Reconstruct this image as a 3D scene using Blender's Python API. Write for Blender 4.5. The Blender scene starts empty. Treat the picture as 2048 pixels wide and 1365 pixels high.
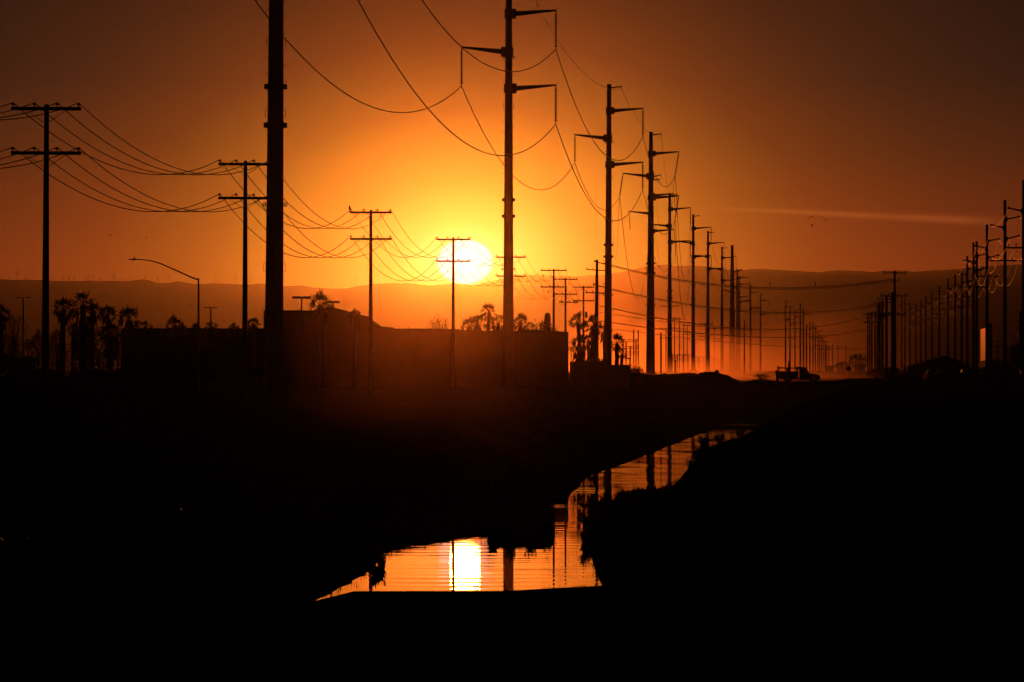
import bpy, math, random
from mathutils import Vector, Matrix, noise
R = random.Random(7)
S = bpy.context.scene
# ------------------------------------------------------------------ camera
F = 8340.0            # focal length in pixels of a 2048 wide frame
E = 1.8               # eye height above the water of the wash
HZ = 821.0            # level line in the photograph
cam_d = bpy.data.cameras.new("camera"); cam = bpy.data.objects.new("camera", cam_d)
S.collection.objects.link(cam); S.camera = cam
cam.location = (0, 0, E); cam.rotation_euler = (math.radians(90), 0, 0)
cam_d.sensor_width = 36; cam_d.lens = 36 * F / 2048
cam_d.shift_y = (HZ - 682.5) / 2048
cam_d.clip_start = 0.5; cam_d.clip_end = 60000
# ------------------------------------------------------------------ light
SUN_AZ = math.atan(-94 / F); SUN_EL = math.atan((HZ - 524) / F)
EXPO = -3.0
K = 2 ** (-EXPO)
S.view_settings.view_transform = 'Standard'; S.view_settings.look = 'None'
S.view_settings.exposure = EXPO; S.view_settings.gamma = 1
S.view_settings.use_curve_mapping = False
cy = S.cycles
cy.max_bounces = 7; cy.diffuse_bounces = 2; cy.glossy_bounces = 3; cy.transparent_max_bounces = 6
cy.transmission_bounces = 3; cy.volume_bounces = 4; cy.volume_step_rate = 1.0; cy.volume_max_steps = 128
cy.use_denoising = True; cy.sample_clamp_indirect = 30
sl = bpy.data.lights.new("sun", 'SUN'); sun = bpy.data.objects.new("sun", sl); S.collection.objects.link(sun)
sl.energy = 0.96; sl.angle = math.radians(0.42); sl.color = (1.0, 0.19, 0.019)
LE = SUN_EL + math.radians(0.14)      # upper half of the disc, clear of the ridge
sdir = Vector((math.sin(SUN_AZ) * math.cos(LE), math.cos(SUN_AZ) * math.cos(LE), math.sin(LE)))
sun.rotation_euler = (-sdir).to_track_quat('-Z', 'Y').to_euler()
# ---- world
Wd = bpy.data.worlds.new("World"); S.world = Wd; Wd.use_nodes = True
nt = Wd.node_tree; nt.nodes.clear()
def N(t, **k):
    n = nt.nodes.new(t)
    for a, b in k.items(): setattr(n, a, b)
    return n
def L(a, b): nt.links.new(a, b)
def M(op, a, b=None, c=None, clamp=False):
    n = N('ShaderNodeMath', operation=op); n.use_clamp = clamp
    for i, v in enumerate((a, b, c)):
        if v is None: continue
        if isinstance(v, (int, float)): n.inputs[i].default_value = v
        else: L(v, n.inputs[i])
    return n.outputs[0]
def RAMP(fac, stops, interp='LINEAR'):
    n = N('ShaderNodeValToRGB'); cr = n.color_ramp; cr.interpolation = interp
    while len(cr.elements) < len(stops): cr.elements.new(0.5)
    for e, (p, c) in zip(cr.elements, stops): e.position = p; e.color = (*c, 1)
    L(fac, n.inputs[0]); return n.outputs[0]
def MIXC(mode, f, a, b):
    n = N('ShaderNodeMix', data_type='RGBA', blend_type=mode); n.clamp_result = False
    for i, v in ((0, f), (6, a), (7, b)):
        if isinstance(v, (int, float)): n.inputs[i].default_value = v
        elif isinstance(v, tuple): n.inputs[i].default_value = (*v, 1)
        else: L(v, n.inputs[i])
    return n.outputs[2]
tc = N('ShaderNodeTexCoord'); sep = N('ShaderNodeSeparateXYZ'); L(tc.outputs['Generated'], sep.inputs[0])
az = M('MULTIPLY', M('ARCTAN2', sep.outputs[0], sep.outputs[1]), F)
el = M('MULTIPLY', M('ARCSINE', sep.outputs[2]), F)
dx = M('SUBTRACT', az, SUN_AZ * F); dz = M('SUBTRACT', el, SUN_EL * F)
dzz = M('MULTIPLY', dz, 1.22)
d = M('SQRT', M('ADD', M('MULTIPLY', dx, dx), M('MULTIPLY', dzz, dzz)))
dw = M('SQRT', M('ADD', M('MULTIPLY', dx, dx), M('MULTIPLY', M('MULTIPLY', dz, dz), 2.7)))
glow = RAMP(M('DIVIDE', dw, 1600), [(0, (1, .9, .4)), (44/1600, (1, .85, .38)), (75/1600, (.70, .66, .22)), (130/1600, (.34, .40, .085)), (200/1600, (.20, .27, .034)),
    (270/1600, (.13, .19, .010)), (400/1600, (.10, .125, .003)), (500/1600, (.08, .055, .001)), (720/1600, (.045, .010, 0)), (1000/1600, (.015, .003, 0)), (1, (0, 0, 0))])
base = RAMP(M('DIVIDE', M('ADD', el, 0), 6000), [(0, (.15, .024, .006)), (290/6000, (.25, .036, .008)), (400/6000, (.16, .028, .008)), (520/6000, (.07, .020, .0075)), (660/6000, (.018, .012, .008)),
    (900/6000, (.008, .008, .006)), (1600/6000, (.001, .002, .002)), (1, (.001, .001, .001))])
azf = RAMP(M('DIVIDE', M('ABSOLUTE', dx), 26000), [(0, (1, 1, 1)), (900/26000, (.92, .92, .92)), (2500/26000, (.45, .45, .45)), (8000/26000, (.08, .08, .09)), (1, (.02, .02, .03))])
col = MIXC('ADD', 1.0, MIXC('MULTIPLY', 1.0, base, azf), glow)
# thin lit vapour trail, right of the pylons
cxs = M('SUBTRACT', az, 681.0)                    # 1705 - 1024
cen = M('SUBTRACT', 389.5, M('MULTIPLY', cxs, 0.052))
ww = M('ADD', 3.5, M('MULTIPLY', M('ADD', cxs, 285), 0.009))
t = M('DIVIDE', M('SUBTRACT', el, cen), ww)
prof = M('EXPONENT', M('MULTIPLY', M('MULTIPLY', t, t), -1.0))
endf = M('MULTIPLY', M('DIVIDE', M('ADD', cxs, 320), 180, clamp=True), M('DIVIDE', M('SUBTRACT', 330, cxs), 120, clamp=True))
tn = N('ShaderNodeTexNoise'); tn.inputs['Scale'].default_value = 90; L(tc.outputs['Generated'], tn.inputs['Vector'])
trail = M('MULTIPLY', M('MULTIPLY', prof, endf), M('ADD', 0.11, M('MULTIPLY', tn.outputs[0], 0.14)))
col = MIXC('ADD', trail, col, (1.0, .22, .045))
# faint large-scale unevenness of the evening sky
sn = N('ShaderNodeTexNoise'); sn.inputs['Scale'].default_value = 14; sn.inputs['Detail'].default_value = 3; L(tc.outputs['Generated'], sn.inputs['Vector'])
un = N('ShaderNodeCombineColor'); v = M('ADD', 0.95, M('MULTIPLY', sn.outputs[0], 0.10))
for i in range(3): L(v, un.inputs[i])
col = MIXC('MULTIPLY', 1.0, col, un.outputs[0])
# the solar disc itself
halo = M('DIVIDE', M('SUBTRACT', 57, d), 6, clamp=True)
col = MIXC('MIX', halo, col, (1.6, 1.55, 1.65))
disc = M('DIVIDE', M('SUBTRACT', 29, d), 5, clamp=True)
col = MIXC('MIX', disc, col, (3.5, 3.2, 2.6))
bg = N('ShaderNodeBackground'); L(col, bg.inputs[0]); bg.inputs[1].default_value = K * .74
sky = N('ShaderNodeTexSky'); sky.sky_type = 'NISHITA'; sky.sun_disc = False
sky.sun_elevation = SUN_EL; sky.sun_rotation = SUN_AZ; sky.dust_density = 6; sky.air_density = 2
bg2 = N('ShaderNodeBackground'); L(MIXC('MULTIPLY', 1.0, sky.outputs[0], (1, .35, .10)), bg2.inputs[0]); bg2.inputs[1].default_value = 0.003
ad = N('ShaderNodeAddShader'); L(bg.outputs[0], ad.inputs[0]); L(bg2.outputs[0], ad.inputs[1])
wo = N('ShaderNodeOutputWorld'); L(ad.outputs[0], wo.inputs[0])
Wd.cycles.sampling_method = 'MANUAL'; Wd.cycles.sample_map_resolution = 2048

# ------------------------------------------------------------------ helpers
def W(px, py, Y):                     # point at distance Y that stands at pixel (px, py) of the photograph
    return Vector(((px - 1024) * Y / F, Y, E + (HZ - py) * Y / F))
def PXm(p, Y): return p * Y / F       # pixels to metres at a distance
def zg(Y): return E - 1.5 + 0.00995 * Y
def newmat(name, colr, rough=.8, metal=0, spec=.3, var=.25, scale=3.0, bump=0, alpha=None, transl=0):
    m = bpy.data.materials.new(name); m.use_nodes = True; t = m.node_tree; b = t.nodes['Principled BSDF']
    b.inputs['Roughness'].default_value = rough; b.inputs['Metallic'].default_value = metal
    b.inputs['Specular IOR Level'].default_value = spec
    tcn = t.nodes.new('ShaderNodeTexCoord'); n = t.nodes.new('ShaderNodeTexNoise'); n.inputs['Scale'].default_value = scale; n.inputs['Detail'].default_value = 5
    t.links.new(tcn.outputs['Object'], n.inputs['Vector'])
    r = t.nodes.new('ShaderNodeValToRGB'); r.color_ramp.elements[0].position = .3; r.color_ramp.elements[1].position = .7
    r.color_ramp.elements[0].color = (*[c * (1 - var) for c in colr], 1); r.color_ramp.elements[1].color = (*[min(1, c * (1 + var)) for c in colr], 1)
    t.links.new(n.outputs[0], r.inputs[0]); t.links.new(r.outputs[0], b.inputs['Base Color'])
    if bump:
        bn = t.nodes.new('ShaderNodeBump'); bn.inputs['Strength'].default_value = bump; t.links.new(n.outputs[0], bn.inputs['Height']); t.links.new(bn.outputs[0], b.inputs['Normal'])
    return m
MT = dict(
    steel=newmat('weathered steel', (.10, .055, .035), .7, .3, .3, .3, 1.2),
    galv=newmat('galvanised steel', (.35, .35, .36), .45, .9, .5, .15, 6),
    wood=newmat('creosoted wood', (.07, .045, .03), .85, 0, .2, .35, 4, .3),
    porc=newmat('brown porcelain', (.08, .035, .02), .25, 0, .5, .1, 20),
    wire=newmat('aluminium conductor', (.30, .29, .28), .40, .9, .5, .1, 3),
    conc=newmat('concrete', (.30, .28, .25), .85, 0, .2, .2, 2, .2),
    stucco=newmat('stucco', (.26, .20, .15), .9, 0, .15, .12, .6, .1),
    roof=newmat('roof edge metal', (.18, .14, .11), .5, .4, .3, .15, 1),
    glass=newmat('dark glass', (.02, .02, .02), .08, 0, .6, .1, 1),
    leaf=newmat('palm leaf', (.05, .07, .03), .6, 0, .3, .4, 3),
    leaf2=newmat('willow leaf', (.07, .08, .03), .32, 0, .6, .4, 6),
    bark=newmat('palm bark', (.09, .07, .05), .9, 0, .2, .35, 5, .4),
    dirt=newmat('dry dirt', (.04, .030, .022), 1.0, 0, 0.0, .35, .35, .3),
    asph=newmat('asphalt', (.05, .05, .05), .8, 0, .25, .2, 2, .1),
    hill=newmat('dry hill side', (.09, .06, .045), 1, 0, .05, .35, .002),
    paint=newmat('dark car paint', (.03, .03, .035), .25, .2, .5, .1, 2),
    paintw=newmat('white truck paint', (.55, .54, .52), .35, 0, .5, .06, 2),
    rub=newmat('tyre rubber', (.02, .02, .02), .85, 0, .2, .1, 8),
    white=newmat('white enamel', (.7, .68, .64), .35, 0, .4, .06, 3),
    red=newmat('tail lamp', (.35, .02, .01), .2, 0, .5, .05, 5),
)
class MB:
    def __init__(s): s.v = []; s.f = []
    def add(s, vs, fs):
        o = len(s.v); s.v += [tuple(q) for q in vs]; s.f += [tuple(i + o for i in f) for f in fs]; return s
    def box(s, c, d, rz=0):
        c = Vector(c); x, y, z = d[0] / 2, d[1] / 2, d[2] / 2; ca, sa = math.cos(rz), math.sin(rz)
        vs = [c + Vector((a * x * ca - b * y * sa, a * x * sa + b * y * ca, e * z)) for e in (-1, 1) for a, b in ((-1, -1), (1, -1), (1, 1), (-1, 1))]
        return s.add(vs, [(3, 2, 1, 0), (4, 5, 6, 7), (0, 1, 5, 4), (1, 2, 6, 5), (2, 3, 7, 6), (3, 0, 4, 7)])
    def bar(s, a, b, w, h=None):
        return s.tube([a, b], [w / 2 * 1.41, w / 2 * 1.41], 4, sy=(h or w) / w, rot=math.pi / 4)
    def tube(s, pts, rs, n=8, cap=True, sy=1, rot=0):
        pts = [Vector(p) for p in pts]
        if isinstance(rs, (int, float)): rs = [rs] * len(pts)
        vs = []; fs = []
        for i, p in enumerate(pts):
            t = (pts[min(i + 1, len(pts) - 1)] - pts[max(i - 1, 0)]).normalized()
            up = Vector((0, 0, 1)) if abs(t.z) < .95 else Vector((0, 1, 0))
            a = t.cross(up).normalized(); b = a.cross(t).normalized()
            for k in range(n):
                w = 2 * math.pi * k / n + rot
                vs.append(p + (a * math.cos(w) + b * math.sin(w) * sy) * rs[i])
        for i in range(len(pts) - 1):
            for k in range(n):
                k2 = (k + 1) % n; fs.append((i * n + k, i * n + k2, (i + 1) * n + k2, (i + 1) * n + k))
        if cap: fs.append(tuple(range(n - 1, -1, -1))); fs.append(tuple(range((len(pts) - 1) * n, len(pts) * n)))
        return s.add(vs, fs)
    def lathe(s, c, prof, n=10):      # prof: (radius, z)
        c = Vector(c); vs = []; fs = []
        for r, z in prof:
            for k in range(n):
                w = 2 * math.pi * k / n; vs.append(c + Vector((r * math.cos(w), r * math.sin(w), z)))
        for i in range(len(prof) - 1):
            for k in range(n):
                k2 = (k + 1) % n; fs.append((i * n + k, i * n + k2, (i + 1) * n + k2, (i + 1) * n + k))
        fs.append(tuple(range(n - 1, -1, -1))); fs.append(tuple(range((len(prof) - 1) * n, len(prof) * n)))
        return s.add(vs, fs)
    def prism(s, outline, y0, y1):    # outline in x,z, extruded along y
        n = len(outline); vs = [(x, y0, z) for x, z in outline] + [(x, y1, z) for x, z in outline]
        fs = [tuple(range(n)), tuple(range(2 * n - 1, n - 1, -1))] + [(i, i + n, (i + 1) % n + n, (i + 1) % n) for i in range(n)]
        return s.add(vs, fs)
    def prismx(s, outline, x0, x1):   # outline in y,z, extruded along x
        n = len(outline); vs = [(x0, y, z) for y, z in outline] + [(x1, y, z) for y, z in outline]
        fs = [tuple(range(n)), tuple(range(2 * n - 1, n - 1, -1))] + [(i, i + n, (i + 1) % n + n, (i + 1) % n) for i in range(n)]
        return s.add(vs, fs)
    def build(s, name, mat, parent=None, smooth=False):
        me = bpy.data.meshes.new(name); me.from_pydata(s.v, [], s.f); me.validate(); me.update()
        me.materials.append(MT[mat] if isinstance(mat, str) else mat)
        if smooth: me.polygons.foreach_set('use_smooth', [True] * len(me.polygons))
        o = bpy.data.objects.new(name, me); S.collection.objects.link(o)
        if parent: o.parent = parent
        return o
def tag(o, label=None, cat=None, group=None, kind=None):
    if label: o['label'] = label
    if cat: o['category'] = cat
    if group: o['group'] = group
    if kind: o['kind'] = kind
    return o
def thing(name, loc, label, cat, group=None, rz=0):
    o = bpy.data.objects.new(name, None); S.collection.objects.link(o); o.location = loc; o.rotation_euler = (0, 0, rz)
    o.empty_display_size = .3
    return tag(o, label, cat, group)
def copyt(o, loc, label, group=None, rz=None, sc=None):
    def rec(q, par):
        c = q.copy(); S.collection.objects.link(c); c.parent = par
        for ch in list(q.children): rec(ch, c)
        return c
    c = rec(o, None); c.location = loc
    if rz is not None: c.rotation_euler = (0, 0, rz)
    if sc: c.scale = (sc, sc, sc) if isinstance(sc, (int, float)) else sc
    c['label'] = label
    if group: c['group'] = group
    return c
def ordw(n):
    return ['', 'first', 'second', 'third', 'fourth', 'fifth', 'sixth', 'seventh', 'eighth', 'ninth', 'tenth', 'eleventh', 'twelfth', 'thirteenth', 'fourteenth', 'fifteenth', 'sixteenth', 'seventeenth', 'eighteenth', 'nineteenth', 'twentieth'][n]
def lerp(tab, x):
    if x <= tab[0][0]: return tab[0][1]
    for (a, b), (c, e) in zip(tab, tab[1:]):
        if x <= c: return b + (e - b) * (x - a) / (c - a)
    return tab[-1][1]
def nz(x, y, z=0): return noise.noise(Vector((x, y, z)))

# ------------------------------------------------------------------ terrain
# the wash: left and right waterline as (distance, x pixel)
def yy(py, lvl=0.0): return (E - lvl) * F / (py - HZ)
LEFT = [(yy(1260), 560), (yy(1212), 645), (yy(1200), 668), (yy(1180), 705), (yy(1150), 748), (yy(1135), 766), (yy(1118), 772), (yy(1110), 774), (yy(1098), 790), (yy(1088), 815), (yy(1078), 855), (yy(1066), 930), (yy(1061), 960), (yy(1059), 1100), (yy(1020), 1108), (yy(1008), 1112),
        (yy(998), 1140), (yy(975), 1162), (yy(958), 1172), (yy(945), 1205), (yy(925), 1262), (yy(905), 1312), (yy(885), 1362), (yy(868), 1405), (yy(860), 1435), (420, 1465), (440, 1480), (470, 1500)]
RIGHT = [(yy(1260), 1150), (yy(1185), 1205), (yy(1140), 1185), (yy(1090), 1172), (yy(1060), 1180), (yy(1030), 1200), (yy(1010), 1260), (yy(1000), 1330), (yy(985), 1372), (yy(940), 1385), (yy(905), 1400),
         (yy(895), 1435), (yy(880), 1475), (yy(860), 1520), (420, 1540), (440, 1552), (470, 1556)]
YEND = 458.0
def XL(Y): return (lerp(LEFT, Y) - 1024) * Y / F
def XR(Y): return (lerp(RIGHT, Y) - 1024) * Y / F
def level(Y): return 0.0 if Y < 388 else (0.40 if Y < 424 else 0.85)
def smooth(t): t = max(0, min(1, t)); return t * t * (3 - 2 * t)
def top_z(X, Y):
    z = zg(Y)
    if Y < 64:
        cr = .22 + max(-.5, min(4, X) + 1.54) * .078 + .02 * nz(X * 1.7, Y * .5, 6) + .008 * nz(X * 7, Y * 2, 6)
        z = cr + (z - cr) * smooth((Y - 34) / 30)
    if 360 < Y < 500: return z - .22 * smooth((Y - 360) / 60)
    if Y > 60: z += .045 * nz(X * .12, Y * .03, 3) + .03 * nz(X * .6, Y * .4, 8)
    return z
rows = []
Y = 3.0
while Y < 60: rows.append(Y); Y += max(.25, Y * .018)
while Y < 470: rows.append(Y); Y += Y * .012
while Y < 19000: rows.append(Y); Y *= 1.09
rows.append(19900)
offs = [0, .15, .4, .8, 1.4, 2.2, 3.5, 5.5, 8, 12, 17, 24, 34, 50, 80, 140, 260, 600, 1500, 3500]
SLOPE = [(1150, 1110), (1185, 1075), (1205, 1035), (1240, 1012), (1300, 1000), (1372, 996), (1386, 960), (1392, 920), (1402, 905), (1440, 890), (1480, 878), (1530, 852), (1560, 834), (1600, 812), (1700, 770), (2200, 760)]   # gentle fall of the right bank towards the water
def bank_z(off, X, Y, side):
    t = top_z(X, Y); lv = level(Y); hgt = t - lv
    if Y < 33.5: return t + .02 * nz(X * 1.3, Y * 1.3)
    run = (.25 + .9 * max(hgt, .3)) if side > 0 else (1.2 + 2.2 * max(hgt, .3))
    k = min(1, off / run) ** .75 if side > 0 else min(1, (off / run)) ** .9
    if side < 0 and 54 < Y < 90: run *= 1 + 3 * smooth((90 - Y) / 20)
    bl = smooth((Y - 33.5) / 2.5)
    z = lv - .03 + (hgt + .03) * k + (.10 * nz(X * .9, Y * .4, 2) * min(1, off * .6) + .05 * abs(nz(X * 3, Y * .8, 5)) * min(1, off * 3)) * (1 - .85 * smooth((off - 3) / 6)) * (1 - smooth((Y - 350) / 60))
    z = z * bl + t * (1 - bl)
    if side < 0 and 55 < Y < 105 and off > 0: z = min(z, max((1068 + max(0, min(210, 975 - (1024 + X * F / Y))) * .2 - HZ) * Y / F - E + .04 * nz(X * 2, Y), .03 * min(1, off * 5)))
    if side > 0 and Y < 450: z = min(z, max(E - (lerp(SLOPE, 1024 + X * F / Y) - HZ) * Y / F, lv + .02 + .06 * min(1, off * 3))) if off > 0 else z
    return z
vs = []; fs = []; ncol = None
for Y in rows:
    row = []
    if Y < YEND:
        xl, xr = XL(Y), XR(Y)
        if xr - xl < .4: xr = xl + .4
        bed = level(Y) - .6 if Y > 36 else (top_z(0, Y) if Y < 33.5 else level(Y) - .6 * smooth((Y - 33.5) / 2.5) + top_z(0, Y) * (1 - smooth((Y - 33.5) / 2.5)))
        for o in reversed(offs): row.append((xl - o, Y, bank_z(o, xl - o, Y, -1)))
        for k in range(1, 4): row.append((xl + (xr - xl) * k / 4, Y, bed))
        for o in offs: row.append((xr + o, Y, bank_z(o, xr + o, Y, 1)))
    else:
        xl, xr = XL(470), XR(470)
        if Y > 600: xl, xr = xl * Y / 470, xr * Y / 470
        sc = max(1, Y / 900)
        for o in reversed(offs): row.append((xl - o * sc, Y, top_z(xl - o * sc, Y)))
        for k in range(1, 4): row.append((xl + (xr - xl) * k / 4, Y, top_z(xl, Y)))
        for o in offs: row.append((xr + o * sc, Y, top_z(xr + o * sc, Y)))
    ncol = len(row); vs += row
for i in range(len(rows) - 1):
    for k in range(ncol - 1):
        a = i * ncol + k; fs.append((a, a + 1, a + 1 + ncol, a + ncol))
g = MB().add(vs, fs).build('ground', 'dirt', smooth=True); tag(g, kind='structure')
# water of each pool
def water_mat():
    m = bpy.data.materials.new('wash water'); m.use_nodes = True; t = m.node_tree; t.nodes.clear()
    o = t.nodes.new('ShaderNodeOutputMaterial'); mx = t.nodes.new('ShaderNodeMixShader'); fr = t.nodes.new('ShaderNodeFresnel'); fr.inputs[0].default_value = 1.33
    df = t.nodes.new('ShaderNodeBsdfDiffuse'); df.inputs[0].default_value = (.02, .015, .01, 1)
    gl = t.nodes.new('ShaderNodeBsdfGlossy'); gl.inputs['Color'].default_value = (.54, .45, .35, 1); gl.inputs['Roughness'].default_value = .012
    t.links.new(fr.outputs[0], mx.inputs[0]); t.links.new(df.outputs[0], mx.inputs[1]); t.links.new(gl.outputs[0], mx.inputs[2]); t.links.new(mx.outputs[0], o.inputs[0])
    g = t.nodes.new('ShaderNodeNewGeometry'); mp = t.nodes.new('ShaderNodeMapping'); mp.inputs['Scale'].default_value = (1.5, 2.6, 1)
    t.links.new(g.outputs['Position'], mp.inputs['Vector'])
    n1 = t.nodes.new('ShaderNodeTexNoise'); n1.inputs['Scale'].default_value = 3.0; n1.inputs['Detail'].default_value = 4
    n2 = t.nodes.new('ShaderNodeTexNoise'); n2.inputs['Scale'].default_value = .16; n2.inputs['Detail'].default_value = 2
    for n in (n1, n2): t.links.new(mp.outputs[0], n.inputs['Vector'])
    pw = t.nodes.new('ShaderNodeMath'); pw.operation = 'POWER'; t.links.new(n2.outputs[0], pw.inputs[0]); pw.inputs[1].default_value = 3.0
    mul = t.nodes.new('ShaderNodeMath'); mul.operation = 'MULTIPLY'; t.links.new(n1.outputs[0], mul.inputs[0]); t.links.new(pw.outputs[0], mul.inputs[1])
    bp = t.nodes.new('ShaderNodeBump'); bp.inputs['Strength'].default_value = 1; bp.inputs['Distance'].default_value = .0007
    t.links.new(mul.outputs[0], bp.inputs['Height']); t.links.new(bp.outputs[0], gl.inputs['Normal'])
    return m
MT['water'] = water_mat()
WAVES = [(R.uniform(0, 6.28), R.uniform(-.35, .35), w) for w in (.37, .53, .71, .97, 1.31)]
def ripple(X, Y, sl_):
    z = 0.0
    for ph, ang, lam in WAVES:
        kx = 2 * math.pi / lam; z += sl_ * lam / 6.283 * math.sin(kx * (Y * math.cos(ang) + X * math.sin(ang)) + ph + 2.6 * nz(X * .7, Y * .12, lam)) * max(0, .35 + 2.2 * nz(X * .5 + lam * 9, Y * .10, 4))
    return z
for i, (a, b, lv) in enumerate(((34, 388, 0.0), (386, 424, .40), (422, 457, .85))):
    w = MB(); q = a; nc = 36 if i == 0 else 12; rowsw = []
    while q < b:
        x0, x1 = XL(q) - 1.2, XR(q) + 1.2
        slp = .0015 + .012 * smooth((q - 62) / 70) + .022 * smooth((q - 230) / 120); rowsw.append(q)
        for k in range(nc):
            X = x0 + (x1 - x0) * k / (nc - 1); w.v.append((X, q, lv + ripple(X, q, slp)))
        q += .06 + .00025 * q if q < 150 else .13
    for r_ in range(len(rowsw) - 1):
        for k in range(nc - 1): c = r_ * nc + k; w.f.append((c, c + 1, c + nc + 1, c + nc))
    tag(w.build('water', 'water', smooth=True), kind='structure')
# hills
def ridge(name, Yd, prof, depth, seed):
    vs = []; fs = []; n = 260
    xs = [-700 + 3500 * i / (n - 1) for i in range(n)]
    sec = [(-1.0, 0.0), (-.8, .08), (-.6, .2), (-.42, .4), (-.28, .62), (-.15, .85), (-.06, .97), (0, 1), (.3, .8), (1, .1)]
    for f, hh in sec:
        for x in xs:
            Yq = Yd + f * depth
            jag = 1.6 * nz(x * .045, seed) + .8 * nz(x * .13, seed, 4) + .4 * nz(x * .4, seed, 9)
            top = (HZ - (lerp(prof, x) - jag)) * Yd / F
            basez = .00995 * Yq - 8
            gul = 1 + .22 * nz(x * .02 + f * 3, f * 4, seed) * (1 - hh) * 2
            z = basez + (top - basez) * hh * (gul if hh < 1 else 1)
            vs.append(((x - 1024) * Yd / F, Yq, E + z))
    m = len(xs)
    for i in range(len(sec) - 1):
        for k in range(m - 1):
            a = i * m + k; fs.append((a, a + 1, a + m + 1, a + m))
    o = MB().add(vs, fs).build(name, 'hill', smooth=True); return tag(o, kind='structure')
PROF_A = [(-700, 566), (-200, 560), (0, 560), (60, 560), (130, 562), (250, 562), (280, 560), (292, 558), (303, 561), (318, 567), (340, 566), (352, 563), (375, 567), (400, 569), (440, 567), (480, 569), (505, 570), (523, 567), (540, 573), (600, 572), (615, 574), (640, 577), (690, 578), (712, 573), (750, 567), (780, 566), (830, 568), (870, 570), (905, 567), (940, 571), (1000, 578), (1050, 585), (1150, 600), (1300, 640), (1500, 700), (2800, 735)]
PROF_B = [(-700, 600), (700, 610), (850, 592), (950, 572), (1000, 558), (1060, 549), (1100, 551), (1150, 553), (1200, 550), (1250, 543), (1290, 534), (1325, 529), (1360, 533), (1400, 533), (1440, 537), (1480, 541), (1510, 538), (1545, 540), (1580, 542), (1640, 545), (1665, 541), (1700, 541), (1745, 544), (1790, 541), (1830, 544), (1880, 540), (1920, 539), (1950, 534), (1990, 532), (2048, 528), (2300, 520), (2800, 540)]
ridge('hills', 15500, PROF_A, 2600, 1.3)
ridge('mountains', 17800, PROF_B, 1500, 5.7)
# ------------------------------------------------------------------ steel pylons
def pin(mb, c, h=.14, r=.055):
    mb.lathe(c, [(.018, -.06), (.018, h * .35), (r, h * .4), (r * .95, h * .62), (r * .55, h * .7), (r * .6, h * .85), (r * .3, h)], 8)
def ring(mb, c, r, tr):
    pts = [Vector(c) + Vector((r * math.cos(a), 0, r * math.sin(a))) for a in [i * math.pi / 5 for i in range(11)]]
    mb.tube(pts, tr, 5, cap=False)
def string_mesh(L, tilt, fine):
    m = MB(); n = 20
    m.tube([(0, 0, 0), (tilt, 0, -L)], .04, 6)
    if fine:
        for k in range(n):
            f = .10 + .76 * k / (n - 1); c = Vector((tilt * f, 0, -L * f)); m.lathe(c, [(.03, .04), (.125, .01), (.12, -.01), (.03, -.02)], 8)
    m.lathe((tilt * .92, 0, -L * .92), [(.03, .04), (.15, .02), (.15, -.02), (.03, -.03)], 8)
    return m
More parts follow.
